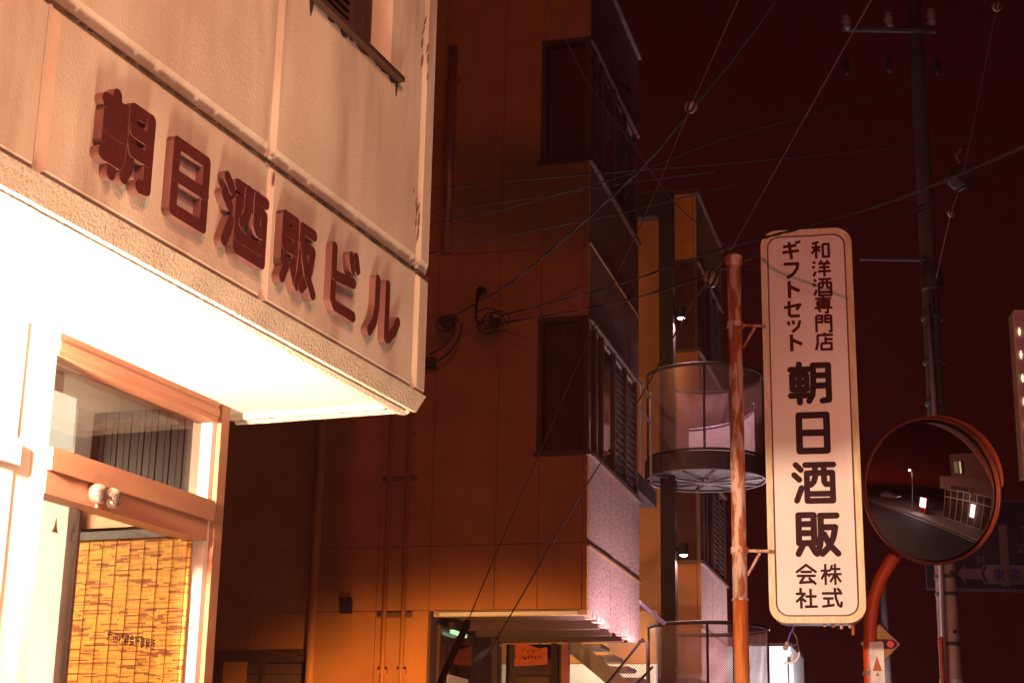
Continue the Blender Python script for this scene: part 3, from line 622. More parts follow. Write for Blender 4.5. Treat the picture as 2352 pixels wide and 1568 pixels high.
# ================================================================== rusty pole and hanging sign
PD = 8.0
pt, pb_ = at(1690, 600, PD), at(1699, 1568, PD)
ax_ = V(((pt.x + pb_.x) / 2, PD, 0))
rpole = thing('rusty_pole', 'rust-streaked steel pole holding the long white sign', 'pole', ax_)
MB().tube([(0, 0, 2.50), (0, 0, 3.0), (0, 0, 4.23)], [.0365, .0362, .0355], 20).build('tube', rust, rpole, True); MB().tube([(0, 0, -.02), (0, 0, 1.2), (0, 0, 2.499)], .0370, 20).build('tube', rust_lit, rpole, True)
MB().lathe([(.041, 0), (.043, .005), (.041, .01)], (0, 0, 2.49), 20).build('weld_ring', rust, rpole); MB().lathe([(.040, 0), (.042, .005), (.040, .01)], (0, 0, 3.62), 20).build('weld_ring', rust, rpole)
MB().lathe([(.037, 0), (.045, .02), (.045, .05), (.030, .06)], (0, 0, 4.20), 16).build('pole_cap', rust, rpole)
SRZ = radians(-12)
sc_ = V((1.508, PD, 0)); SW, S0, S1 = .462, 2.388, 4.403
sg = thing('long_shop_sign', 'tall white rounded shop sign with dark vertical lettering', 'sign', sc_, SRZ)
def rrect(wd, z0, z1, r, n=7):
    pts = []
    for cx_, cz_, a in ((wd / 2 - r, z1 - r, 0), (-wd / 2 + r, z1 - r, 90), (-wd / 2 + r, z0 + r, 180), (wd / 2 - r, z0 + r, 270)):
        for k in range(n + 1):
            t = radians(a + 90 * k / n); pts.append((cx_ + r * cos(t), cz_ + r * sin(t)))
    return pts
def rring(mb, o, i, ya, yb):
    n = len(o); vs = [(p[0], ya, p[1]) for p in o] + [(p[0], ya, p[1]) for p in i] + [(p[0], yb, p[1]) for p in o] + [(p[0], yb, p[1]) for p in i]; fs = []
    for k in range(n):
        j = (k + 1) % n; fs += [(k, j, n + j, n + k), (2 * n + k, 3 * n + k, 3 * n + j, 2 * n + j), (k, 2 * n + k, 2 * n + j, j), (n + k, n + j, 3 * n + j, 3 * n + k)]
    return mb.add(vs, fs)
MB().prism(rrect(SW - .01, S0 + .005, S1 - .005, .082), .0, .15, lambda p, q, t: (p, t, q)).build('sign_box', signrim, sg)
rring(MB(), rrect(SW, S0, S1, .085), rrect(SW - .064, S0 + .032, S1 - .032, .062), -.022, -.0005).build('sign_rim', signrim, sg)
MB().prism(rrect(SW - .065, S0 + .0325, S1 - .0325, .062), -.006, -.0008, lambda p, q, t: (p, t, q)).build('groove', M('groove', (.26, .15, .12), .8), sg)
MB().prism(rrect(SW - .080, S0 + .040, S1 - .040, .056), -.020, -.0065, lambda p, q, t: (p, t, q)).build('sign_face', signw, sg)
sn = V((sin(SRZ), -cos(SRZ), 0)); sx = V((cos(SRZ), sin(SRZ), 0))
def sl_(x, y): P = onplane(x, y, sc_ + sn * .020, sn) - sc_; return P.dot(sx), P.z
for ch, xa, ya, xb, yb, wd, rd, mt in (
  ('和',1862,554,1907,594,.13,0,ink2),('洋',1864.5,597.5,1909.5,636,.13,0,ink2),('酒',1866.6,638,1911.6,680,.12,0,ink2),('専',1868.8,681,1913.7,719.6,.12,0,ink2),('門',1871,722.8,1913.7,763.4,.125,0,ink2),('店',1871.5,763.4,1916,804.8,.13,0,ink2),
  ('ギ',1793.8,554.7,1838,596.4,.15,0,ink2),('フ',1796,600.7,1837.7,640.3,.17,0,ink2),('ト',1797,643.5,1842,685.3,.17,0,ink2),('セ',1798,689.6,1842,729,.16,0,ink2),('ッ',1803,727,1842,765,.16,0,ink2),('ト',1802,765.6,1848,807.3,.17,0,ink2),
  ('朝',1808,828,1915,931,.132,1,ink),('日',1822,943,1913,1044,.15,1,ink),('酒',1817,1055,1923,1158,.13,1,ink),('販',1823,1172,1933,1281,.132,1,ink),
  ('会',1826,1293,1878,1343,.125,1,ink),('株',1884,1293,1934,1343,.11,1,ink),('社',1826,1348,1879,1397,.125,1,ink),('式',1886,1348,1937,1397,.125,1,ink)):
    if not rd: xa -= 2; xb += 2; ya -= 2; yb += 2
    (lx0, lz0), (lx1, lz1) = sl_(xa, (ya + yb) / 2), sl_(xb, (ya + yb) / 2)
    zt, zb_ = sl_((xa + xb) / 2, ya)[1], sl_((xa + xb) / 2, yb)[1]
    glyph(ch, wd, lambda p, q, t: (lx0 + p * (lx1 - lx0), -t, zb_ + q * (zt - zb_)), .0195, .0210, bool(rd), (lx1 - lx0) / (zt - zb_), .00012).build('letter', mt, sg)
for z, lab in ((3.885, 'upper rusty bracket between pole and long sign'), (2.735, 'lower rusty bracket between pole and long sign')):
    t = thing('sign_bracket', lab, 'bracket', ax_)
    MB().tube([(.035, .0, z), (.16, -.0, z)], .008, 8).build('arm', rust, t); MB().tube([(.038, 0, z - .12), (.10, 0, z - .01)], .007, 8).build('stay', rust, t)
    MB().lathe([(.043, 0), (.043, .03)], (0, 0, z - .015), 18).build('clamp', rust, t)
mb = MB()
for k, (dx, h) in enumerate(((.07, .012), (.11, .02), (.15, .016), (.165, .05), (.03, .01))): mb.tube([(dx, .06, S0 + .004), (dx, .06, S0 - h)], .008, 7)
mb.build('bottom_bolts', rust, sg)
# cable tail hanging below the sign, with two white knobs
ct = thing('dangling_sign_cable', 'thin blue and white cables with two white knobs dangling below the sign', 'cable', at(1815, 1440, 8.1))
o_ = at(1815, 1440, 8.1)
def rel(x, y, d=8.1): return at(x, y, d) - o_
bluew = M('blue_wire', (.12, .10, .45), .4)
MB().tube([rel(1821, 1425), rel(1822, 1442), rel(1815, 1455), rel(1807, 1480)], .0028, 6).build('blue_wire', bluew, ct)
MB().tube([rel(1820, 1447), rel(1829, 1462), rel(1834, 1487), rel(1836, 1497)], .0026, 6).build('thin_wire', wirem, ct)
MB().tube([rel(1806, 1483), rel(1818, 1481), rel(1829, 1480)], .0026, 6).build('blue_wire', bluew, ct)
for x, y in ((1808, 1478), (1804, 1486)): MB().lathe([(.004, -.013), (.011, -.008), (.013, 0), (.011, .008), (.004, .013)], rel(x, y), 12).build('knob', porc, ct, True)
MB().tube([rel(1836, 1497), rel(1835, 1507), rel(1828, 1517), rel(1816, 1522), rel(1800, 1521)], .005, 8).build('white_cable', white_m, ct, True)
MB().tube([rel(1818, 1497), rel(1820, 1508), rel(1816, 1514)], .004, 8).build('white_cable', white_m, ct, True)

# ================================================================== convex traffic mirror on its bent orange post
MC = at(2150, 1125, 9.0)
naz = radians(168.8); mn = V((sin(naz) * cos(radians(-6.6)), cos(naz) * cos(radians(-6.6)), sin(radians(-6.6)))).normalized()
mm = thing('traffic_mirror', 'round convex traffic mirror with orange rim on a bent orange post', 'mirror', V((MC.x, MC.y, 0)))
rot = Matrix(((0,) * 3,) * 3)
mx_ = V((0, 0, 1)).cross(mn).normalized(); my_ = mn.cross(mx_)
def ml(a, b, c): return V((0, 0, MC.z)) + mx_ * a + my_ * b + mn * c
chrome = bpy.data.materials.new('mirror_face'); chrome.use_nodes = True
_b = chrome.node_tree.nodes['Principled BSDF']; _b.inputs['Metallic'].default_value = 1; _b.inputs['Roughness'].default_value = .015; _b.inputs['Base Color'].default_value = (.48, .45, .43, 1)
RM = .405; RC = 1.45
mb = MB(); NR, NS = 20, 64; vs = [ml(0, 0, .0)]; fs = []
for i in range(1, NR + 1):
    r = (RM - .006) * i / NR; h = -(RC - math.sqrt(RC * RC - r * r))
    vs += [ml(r * cos(2 * pi * k / NS), r * sin(2 * pi * k / NS), h) for k in range(NS)]
fs += [(0, 1 + k, 1 + (k + 1) % NS) for k in range(NS)]
for i in range(NR - 1):
    a = 1 + i * NS; b = a + NS; fs += [(a + k, b + k, b + (k + 1) % NS, a + (k + 1) % NS) for k in range(NS)]
mb.add(vs, fs); mb.build('mirror_face', chrome, mm, True)
mb = MB(); mb.tube([ml(RM * cos(2 * pi * k / 64), RM * sin(2 * pi * k / 64), -.036) for k in range(65)], .0090, 10, False); mb.build('rim', M('dull_rim', (.17, .03, .01), .4), mm, True)
mb = MB(); prof = [(RM, -.045), (RM - .01, -.10), (.2, -.13), (.0, -.132)]
vs = []; fs = []
for r, h in prof: vs += [ml(r * cos(2 * pi * k / 48), r * sin(2 * pi * k / 48), h) for k in range(48)]
for i in range(3): fs += [(i * 48 + k, (i + 1) * 48 + k, (i + 1) * 48 + (k + 1) % 48, i * 48 + (k + 1) % 48) for k in range(48)]
mb.add(vs, fs); mb.build('back_shell', orange, mm, True)
mb = MB(); N = 40; o1 = []
for k in range(N + 1):
    a = radians(6 + 92 * k / N); dpt = .055 * (sin(pi * k / N) ** .6) + .004
    o1.append((a, dpt))
vs = [ml((RM + .008) * cos(a), (RM + .008) * sin(a), -.03) for a, d_ in o1] + [ml((RM + .012) * cos(a), (RM + .012) * sin(a), -.03 + d_) for a, d_ in o1]
vs += [v + (v - V((0, 0, MC.z))).normalized() * .003 for v in vs]
n_ = N + 1; fs = []
for k in range(N): fs += [(k, k + 1, n_ + k + 1, n_ + k), (2 * n_ + k, 3 * n_ + k, 3 * n_ + k + 1, 2 * n_ + k + 1), (n_ + k, n_ + k + 1, 3 * n_ + k + 1, 3 * n_ + k)]
mb.add(vs, fs); mb.build('hood', M('hood_orange', (.36, .045, .008), .5), mm, True)
off_ = V((MC.x, MC.y, 0))
ps = [at(2066, 1262, 9.14) - off_, at(2045, 1290, 9.14) - off_, at(2022, 1330, 9.14) - off_, at(2006, 1378, 9.14) - off_, at(1999, 1430, 9.14) - off_, at(1998, 1500, 9.14) - off_]
ps = [V((.02, .16, MC.z - .02)), V((-.10, .17, MC.z - .20))] + ps + [V((ps[-1].x, ps[-1].y, .0))]
MB().tube(ps, .037, 16).build('post', orange, mm, True)
part('clamp', greyst, mm, ps[6].x - .044, ps[6].x + .044, ps[6].y - .044, ps[6].y + .044, at(2000, 1545, 9.14).z - .012, at(2000, 1545, 9.14).z + .012)
cl_ = M('shiny_clamp', (.8, .75, .7), .2, .9)
for yy in (1338, 1358): 
    p = at(1989, yy, 9.06); MB().lathe([(.008, 0), (.010, .008), (.004, .022)], p - off_, 10, (-.4, -.9, .1)).build('bolt', cl_, mm)
# small caution plate strapped to the post
cp = at(2015, 1530, 8.98); cpl = thing('caution_plate', 'narrow white caution plate with orange triangle on the mirror post', 'sign', V((cp.x, cp.y, 0)), radians(-6))
PZ = at(2015, 1473, 8.98).z
MB().prism(rrect(.076, PZ - .62, PZ, .014, 4), 0, .004, lambda p, q, t: (p, t, q)).build('plate', white_m, cpl)
MB().prism([(-.025, PZ - .155), (.025, PZ - .155), (0, PZ - .075)], -.0015, -.0002, lambda p, q, t: (p, t, q)).build('triangle', M('orange_ink', (.60, .14, .04), .6), cpl)
MB().lathe([(.008, 0), (.008, .0012)], (0, 0, PZ - .175), 10, (0, -1, 0)).build('dot', bpy.data.materials['orange_ink'], cpl)
for k, chh in enumerate('注意'):
    textmesh(chh, ink, 'lettering', cpl, lambda x, y: V((-.031 + x * .062, -.0012, PZ - .275 - k * .075 + y * .066)), 1.0, .018)
MB().lathe([(.0425, 0), (.0425, .024)], at(1998, 1545, 9.14) - V((cp.x, cp.y, 0)) , 16).build('strap', cl_, cpl)

# ================================================================== utility pole far right
up = at(2168, 1250, 22.0); UPL = V((up.x, up.y, 0))
ut = thing('utility_pole', 'tall concrete utility pole behind the traffic mirror', 'utility pole', UPL)
top = at(2085, 0, 22.0); H = top.z + .9
mb = MB(); mb.tube([(0, 0, -.1), (0, 0, 6), (0, 0, 12), (0, 0, H)], [.145, .125, .105, .09], 20); mb.build('shaft', concrete, ut, True)
def ul(x, y, d=21.85): return at(x, y, d) - UPL
for (xa, xb, yy, r_) in ((1935, 2150, 72, .045), (1975, 2125, 598, .03)):
    a, b = ul(xa, yy), ul(xb, yy - 6); a.z = b.z = (a.z + b.z) / 2
    MB().tube([a, b], r_, 6).build('cross_arm', concrete, ut)
for x, y in ((1945, 52), (2042, 47), (2140, 38)):
    p = ul(x, y); MB().lathe([(.03, -.14), (.075, -.10), (.045, -.05), (.085, 0), (.05, .05), (.07, .09), (.02, .14)], p, 14).build('insulator', porc, ut, True)
for x, y in ((1945, 95), (2042, 90), (2152, 95)): MB().lathe([(.03, -.12), (.05, -.08), (.05, .08), (.03, .12)], ul(x, y + 60), 10).build('cutout_fuse', darkst, ut, True)
MB().lathe([(.15, -.16), (.16, .0), (.13, .16)], ul(2140, 640), 12).build('cable_box', darkst, ut); MB().tube([ul(2116, 600), ul(2135, 650), ul(2142, 720)], .03, 6).build('riser', darkst, ut)
mb = MB(); mb.tube([ul(2131, 705, 21.84), ul(2147, 940, 21.84), ul(2172, 1568, 21.84)], .035, 8); mb.build('conduit', M('pale_conduit', (.20, .14, .14), .5), ut, True)
for yy in (728, 830, 925, 1325, 1365, 1480): MB().lathe([(.15, 0), (.15, .05)], V((0, 0, ul(2150, yy).z)), 18).build('band', concrete, ut)
for x, y in ((2184, 1314), (2192, 1450)): MB().lathe([(.02, 0), (.028, .03), (.01, .06)], ul(x, y, 21.84), 10, (0, -1, 0)).build('step_bolt', darkst, ut)
pz = ul(2190, 1558).z
MB().tube([(0, 0, .2), (0, 0, ul(2165, 1200).z)], [.147, .138], 20).build('lit_shaft', M('lamplit_shaft', (.52, .37, .37), .6, vs_=6, col2=(.42, .28, .28)), ut, True)  # pale part added over the shaft for the lamplight falling on it
mb = MB(); mb.lathe([(.152, -.5), (.152, 0)], (0, 0, pz), 20); mb.build('plate', white_m, ut, True); MB().lathe([(.154, -.5), (.154, -.05)], (0, 0, pz), 20).build('plate_band', redm, ut, True)
rp_ = thing('orange_marker_pole', 'slim orange-red pole just left of the utility pole', 'pole', V((at(2160, 1450, 21.4).x, 21.4, 0)))
MB().tube([(0, 0, 0), (0, 0, at(2160, 1470, 21.4).z)], .032, 10).build('tube', M('redorange', (.40, .03, .01), .4, emit=None), rp_); MB().lathe([(.05, 0), (.02, .05)], (0, 0, at(2160, 1470, 21.4).z), 10).build('cap', redm, rp_)

# ================================================================== blue direction sign, warning sign, right-hand board
bs0 = at(2196, 1250, 24.0); bs = thing('direction_sign', 'large blue road direction sign behind the utility pole', 'road sign', V((bs0.x, 24.0, 0)))
def bsl(x, y): p = at(x, y, 24.0); return p.x - bs0.x, p.z
xL, zB = bsl(2130, 1355)[0], bsl(2200, 1355)[1]; zT = bsl(2300, 1146)[1]
part('board', blue_m, bs, xL, xL + 3.0, 0, .05, zB, zT); 
rr = M('reflective', (.14, .075, .075), .6)
part('border', rr, bs, xL, xL + 3.0, -.004, -.001, zB + .012, zB + .03); part('border', rr, bs, xL, xL + 3.0, -.004, -.001, zT - .03, zT - .012)
x_, _ = bsl(2302, 1200); part('road_stem', rr, bs, x_ - .062, x_ + .062, -.004, -.001, bsl(2300, 1345)[1], bsl(2300, 1205)[1])
(xa, za), (xb, zb2) = bsl(2200, 1340), bsl(2240, 1302); zc = bsl(2220, 1317)[1]
MB().prism([(xa, zc), (xa + .12, zc + .155), (xa + .11, zc + .075), (xa + .55, zc + .075), (xa + .55, zc - .075), (xa + .11, zc - .075), (xa + .12, zc - .155)], -.008, -.005, lambda p, q, t: (p, t, q)).build('arrow', rr, bs)
x5 = bsl(2252, 1317)[0]
MB().prism([(x5 - .02, zc), (x5 + .05, zc + .14), (x5 + 2.0, zc + .14), (x5 + 2.0, zc - .14), (x5 + .05, zc - .14)], -.012, -.009, lambda p, q, t: (p, t, q)).build('name_band', rr, bs)
MB().prism([(x5 - .0, zc), (x5 + .06, zc + .125), (x5 + .10, zc + .125), (x5 + .045, zc), (x5 + .10, zc - .125), (x5 + .06, zc - .125)], -.016, -.013, lambda p, q, t: (p, t, q)).build('band_chevron', blue_m, bs)
textmesh('東 通 り', M('sign_navy', (.025, .02, .07), .5), 'lettering', bs, lambda x, y: V((x5 + .17 + x * .185, -.0145, zc - .075 + y * .185)), 1.0, .02)
for body, px_, py_, s in (('Ze', 2336, 1268, .17), ('ta', 2243, 1290, .17), ('吉', 2343, 1237, .26), ('T', 2350, 1205, .2)):
    lx, lz = bsl(px_, py_); textmesh(body, rr, 'lettering', bs, lambda x, y: V((lx + x * s, -.006, lz + y * s)), 1.0, .0)
for dx in (2.3, 2.8): part('sign_post', greyst, bs, xL + dx, xL + dx + .1, .06, .16, 0, zT)
ws0 = at(2022, 1478, 27); wsg = thing('warning_sign', 'yellow diamond warning sign with a traffic light symbol', 'road sign', V((ws0.x, 27, 0)))
def dia(r, ya, yb, mat, nm): MB().prism([(0, ws0.z + r), (-r, ws0.z), (0, ws0.z - r), (r, ws0.z)], ya, yb, lambda p, q, t: (p, t, q)).build(nm, mat, wsg)
dia(.335, 0, .02, darkst, 'border'); dia(.315, -.004, -.001, yellow_m, 'face')
MB().prism([(x * .19, ws0.z + z) for x, z in ((-1, .075), (1, .075), (1.35, .04), (1.45, 0), (1.35, -.04), (1, -.075), (-1, -.075), (-1.35, -.04), (-1.45, 0), (-1.35, .04))], -.008, -.005, lambda p, q, t: (p, t, q)).build('symbol', ink, wsg)
for dx, mt in ((-.16, blue_m), (0.0, yellow_m), (.16, redm)): MB().lathe([(.055, 0), (.055, .003)], (dx, -.009, ws0.z), 14, (0, -1, 0)).build('symbol_lamp', mt, wsg)
MB().tube([(.12, .10, 0), (.12, .10, ws0.z + 1.2)], .07, 12).build('post', greyst, wsg, True)
rb0 = at(2341, 900, 11); rb = thing('lit_board', 'pale board with a row of bright bulbs at the right edge', 'signboard', V((rb0.x, 11, 0)), radians(-6))
zt_, zb3 = at(2328, 718, 11).z, at(2328, 1095, 11).z
rotk = .028
mb = MB(); mb.add([(0 + rotk * (zz - zb3) / (zt_ - zb3) * -0, yy, zz) for yy in (0, .12) for zz in (zb3, zt_)] + [(.9, yy, zz) for yy in (0, .12) for zz in (zb3, zt_)], [(0, 4, 5, 1), (3, 7, 6, 2), (0, 1, 3, 2), (4, 6, 7, 5), (1, 5, 7, 3), (0, 2, 6, 4)]); mb.build('board', M('pink_board', (.60, .40, .36), .5), rb)
rim4 = part('edge_trim', signrim, rb, -.014, .0, -.015, .12, zb3, zt_); part('edge_trim', signrim, rb, 0, .9, -.015, .12, zt_, zt_ + .014)
bulb = emis('bulb', (1, .75, .45), 1.8)
for k in range(6):
    z = zt_ - .14 - k * .168; MB().lathe([(.002, -.030), (.007, -.012), (.010, 0), (.007, .012), (.002, .030)], (.028, -.008, z), 10).build('bulb', bulb, rb, True)
MB().tube([(.5, .16, 0), (.5, .16, zt_)], .04, 10).build('post', greyst, rb)

# ================================================================== white block, far houses and trees, red lantern
wb = thing('white_block_building', 'low bright white flat-roofed block beyond the staircase', 'building', V((0, 0, 0)) + at(1815, 1475, 26) * 1.0 - V((0, 0, at(1815, 1475, 26).z)), -A2)
Hw = at(1815, 1475, 26).z
part('wall', white_m, wb, -1.1, 0, 0, 2.3, 0, Hw - .05); part('roof_edge', darkst, wb, -1.13, .03, -.03, 2.33, Hw - .049, Hw); part('drain_pipe', white_m, wb, -.02, .04, -.06, -.005, 0, Hw - .3); part('street_door', greyst, wb, .001, .02, .8, 1.6, 0, 2.1)
wl = thing('wall_lamp', 'lamp on a stand lighting the low white block', 'lamp', V((at(1815, 1475, 26).x + .35, 24.6, 0)))
MB().lathe([(.1, 0), (.03, .03), (.03, 1.9)], (0, 0, 0), 12).build('post', darkst, wl); MB().lathe([(.03, -.1), (.1, -.05), (.12, 0), (.1, .05), (.03, .12)], (0, 0, 2.02), 14).build('globe', emis('wall_globe', (1, .85, .95), 1500), wl, True)
def house(label, c, wd, dp, h, rz, wall, roofm):
    t = thing('far_house', label, 'house', c, rz, 'dark houses at the end of the street')
    part('wall', wall, t, -wd / 2, wd / 2, 0, dp, 0, h)
    MB().prism([(-wd / 2 - .4, h - .1), (wd / 2 + .4, h - .1), (wd / 2 + .4, h + .05), (0, h + wd * .22), (-wd / 2 - .4, h + .05)], -.4, dp + .4, lambda p, q, t_: (p, t_, q)).build('roof', roofm, t)
    for x in (-wd * .27, wd * .2):
        for z in (.9, 3.6):
            if z + 1.2 < h: wq = part('window', darkst, t, x - .7, x + .7, -.05, -.001, z, z + 1.2); part('pane', dkglass, wq, x - .62, x + .62, -.06, -.051, z + .08, z + 1.12)
    return t
dkw = M('dark_house_wall', (.16, .07, .06), .8); dkr = M('dark_roof', (.06, .035, .035), .6)
house('dark gabled house at the far end below the blue sign', V((at(2260, 1500, 70).x, 70, 0)), 9, 8, 4.4, radians(-14), dkw, dkr)
leafm = M('dark_leaf', (.05, .05, .022), .7, vs_=3, col2=(.03, .028, .014)); bark = M('bark', (.08, .05, .035), .9)
def tree(label, c, h, rad, seed):
    rn = random.Random(seed); t = thing('street_tree', label, 'tree', c, 0, 'dark trees at the end of the street')
    mb = MB(); mb.tube([(0, 0, -.05), (.05, 0, h * .3), (.0, .05, h * .6)], [.16, .12, .06], 10)
    for k in range(6): a = k * 1.05; mb.tube([(0.02, 0, h * (.3 + .05 * k)), (rad * .5 * cos(a), rad * .5 * sin(a), h * (.5 + .06 * k))], [.06, .02], 6)
    mb.build('trunk', bark, t, True); mb = MB(); cl = [(rn.gauss(0, rad * .45), rn.gauss(0, rad * .45), h * rn.uniform(.42, .95), rn.uniform(.25, .5) * rad) for _ in range(26)]
    for _ in range(5200):
        cx_, cy_, cz_, r_ = rn.choice(cl); d_ = V((rn.gauss(0, 1), rn.gauss(0, 1), rn.gauss(0, 1))).normalized() * r_ * rn.random() ** .4; p = V((cx_, cy_, cz_)) + d_
        a = V((rn.gauss(0, 1), rn.gauss(0, 1), rn.gauss(0, .6))).normalized(); b = a.orthogonal().normalized(); s_ = rn.uniform(.05, .10)
        mb.add([p - a * s_, p + b * s_ * .5, p + a * s_, p - b * s_ * .5], [(0, 1, 2, 3)])
    tag(mb.build('crown', leafm, t), None, None, kind='stuff'); return t
tree('dark bushy tree just right of the long sign foot', V((at(1935, 1500, 33).x, 33, 0)), 3.7, 1.5, 1)

# ================================================================== street lamps behind the viewer
def street_lamp(label, n_pole, n_head, u_, z, power, col, spot, es, tilt=0):
    t = thing('street_lamp', label, 'street lamp', w1(n_pole, u_, 0), -A1, 'street lamps behind the viewer')
    MB().tube([(0, 0, 0), (0, 0, z - .6), (0, 0, z + .15)], [.07, .055, .04], 14).build('post', greyst, t, True)
    dx = n_head - n_pole; MB().tube([(0, 0, z + .12), (dx * .5, 0, z + .25), (dx, 0, z + .14)], .025, 10).build('arm', greyst, t, True)
    MB().lathe([(.06, .14), (.20, .06), (.22, .02), (.20, .015), (.05, .10)], (dx, 0, z), 20).build('shade', greyst, t, True)
    MB().lathe([(.02, -.05), (.08, -.03), (.10, .0), (.08, .05)], (dx, 0, z), 16).build('bulb', emis('street_bulb', col, es), t, True)
    light('lamp_light', t, (dx, 0, z - .09), power, col, .07, 'SPOT' if spot else 'POINT', (tilt, 0, 0), spot)
    return t
street_lamp('street lamp with pinkish light on the lettered building side', .45, 3.4, -6.4, 5.0, 1020, (1, .22, .18), None, 60)
street_lamp('amber street lamp on an arm over the viewer', .4, 2.2, -3.4, 5.3, 300, (1, .62, .31), (radians(170), .3), 60)
street_lamp('white street lamp beside the far vending machine', 11.2, 10.8, -5.4, 5.0, 170, (1, .70, .85), (radians(170), .3), 240)

ug = thing('ground_uplight', 'round uplight set in the pavement below the lettering', 'lamp', w1(.75, -1.9, .004), -A1)
MB().lathe([(.16, 0), (.16, .03), (.13, .035)], (0, 0, 0), 20).build('housing', darkst, ug); MB().lathe([(.12, .036), (.12, .04)], (0, 0, 0), 20).build('lens', emis('uplight_lens', (1, .6, .3), 20), ug)
light('lamp_light', ug, (0, 0, .08), 620, (1, .66, .42), .40, 'SPOT', (radians(180), radians(-8), 0), (radians(110), .5))

# ================================================================== what the convex mirror shows across the street
sh = thing('corner_shop', 'grey overhanging corner shop across the street seen in the mirror', 'shop', w1(13.2, -1.9, 0), -A1)
gw = M('shop_wall', (.30, .17, .14), .8)
part('upper_wall', gw, sh, -.55, 6, -.3, 7.4, 3.2, 4.5); part('upper_storey', gw, sh, 1.2, 6, .5, 7, 4.5, 7.2); part('back_wall', gw, sh, .9, 6, 0, 7.2, .12, 3.19)
part('name_board', blue_m, sh, -.60, -.551, 1.2, 3.4, 3.26, 3.62); MB().lathe([(.32, 0), (.32, .06)], (-.57, 3.9, 3.44), 24, (-1, 0, 0)).build('round_sign', yellow_m, sh)
alu = M('aluminium', (.60, .52, .50), .4, .5)
for y in (.05, .9, 1.75, 2.55, 3.4, 4.3, 5.2, 6.2): part('shop_mullion', alu, sh, .05, .12, y, y + .07, .12, 3.18)
for z in (.14, 2.35, 3.10): part('shop_rail', alu, sh, .06, .11, .12, 6.2, z, z + .07)
part('shop_glass', dkglass, sh, .08, .09, .12, 6.2, .22, 3.09)
part('lit_poster', emis('poster', (1, .9, 1), 8.0), sh, .14, .16, 3.6, 4.2, 1.0, 2.2)
for y in (1.0, 1.8): wq = part('upper_window', darkst, sh, 1.15, 1.199, y, y + .7, 5.0, 6.4); part('pane', emis('lit_pane', (1, .75, .4), 1.2 if y > 1.5 else .25), wq, 1.13, 1.149, y + .05, y + .65 - .35 * (y > 1.5), 5.05, 6.35)
vm = thing('vending_machine', 'glowing white vending machine across the street seen in the mirror', 'vending machine', w1(12.4, -4.3, .12), -A1)
part('cabinet', redm, vm, -.35, .35, -.5, .5, 0, 1.83); part('lit_front', emis('vending', (1, .88, 1), 22), vm, -.362, -.351, -.44, .44, .75, 1.76); part('slot', darkst, vm, -.36, -.351, -.3, .3, .2, .42)
def car(label, loc, rz):
    c = thing('parked_car', label, 'car', loc, rz); bm = M('car_paint', (.55, .50, .52), .3, .3); dg = dkglass
    MB().prism([(-1.95, .35), (1.95, .35), (1.97, .75), (1.5, .88), (.85, .95), (.35, 1.42), (-1.1, 1.45), (-1.75, 1.0), (-1.97, .85)], -.80, .80, lambda p, q, t: (t, p, q)).build('body', bm, c)
    MB().prism([(.40, 1.36), (.80, .97), (-1.6, 1.0), (-1.08, 1.40)], -.81, .81, lambda p, q, t: (t, p, q)).build('side_windows', dg, c)
    for x in (-.72, .72):
        for y in (-1.2, 1.25): w_ = MB().lathe([(.31, -.1), (.32, 0), (.31, .1)], (x, y, .32), 20, (1, 0, 0)).build('wheel', black, c); MB().lathe([(.18, -.105), (.18, .105)], (x, y, .32), 14, (1, 0, 0)).build('rim', alu, w_)
    for x in (-.6, .6): part('headlight', emis('headlamp', (1, .95, .9), 3), c, x - .15, x + .15, 1.95, 1.985, .62, .74)
    return c
car('pale parked car far down the street seen in the mirror', w1(15.5, -16, .12), -A1 - .5)
fence = thing('low_fence', 'low rail fence beside the vending machine', 'fence', w1(12.2, -7.4, .12), -A1)
for y in (0, .9, 1.8): part('post', alu, fence, -.02, .02, y, y + .04, 0, .9)
for z in (.45, .86): part('rail', alu, fence, -.015, .015, .04, 1.84, z, z + .04)

# ================================================================== overhead wires
def smooth(P, n=8):
    out_ = []
    for i in range(len(P) - 1):
        p0, p1, p2, p3 = P[max(i - 1, 0)], P[i], P[i + 1], P[min(i + 2, len(P) - 1)]
        for k in range(n):
            t = k / n; out_.append(.5 * ((2 * p1) + (p2 - p0) * t + (2 * p0 - 5 * p1 + 4 * p2 - p3) * t * t + (3 * p1 - p0 - 3 * p2 + p3) * t ** 3))
    return out_ + [P[-1]]
def wire(name, label, pts, r, mat, cat='wire', twist=0):
    P = smooth([at(*p) for p in pts]); c = P[0].copy()
    t = MB()
    if twist:
        cum = 0; A_ = []; B_ = []
        for i, p in enumerate(P):
            if i: cum += (p - P[i - 1]).length
            dd = (P[min(i + 1, len(P) - 1)] - P[max(i - 1, 0)]).normalized(); s_ = dd.cross(V((0, 0, 1))).normalized(); q_ = s_.cross(dd); a = cum * twist
            o = s_ * cos(a) * r * 1.1 + q_ * sin(a) * r * 1.1; A_.append(p + o - c); B_.append(p - o - c)
        t.tube(A_, r, 6); t.tube(B_, r, 6)
    else: t.tube([p - c for p in P], r, 6)
    o = t.build(name, mat, None, True); o.location = c
    return tag(o, label, cat)
wire('overhead_wire', 'thin dark wire crossing level above the upper floor sill', [(985, 432, 13), (1240, 410, 13.5), (1460, 392, 14), (1700, 373, 15), (2100, 335, 17), (2400, 300, 19)], .005, cable_m)
wire('overhead_wire', 'dark wire rising to the right across the sky past the pole', [(985, 518, 12), (1150, 482, 12.2), (1300, 440, 12.5), (1460, 395, 13), (1678, 314, 13.5), (1928, 246, 14), (2261, 142, 15), (2400, 100, 15.4)], .005, cable_m)
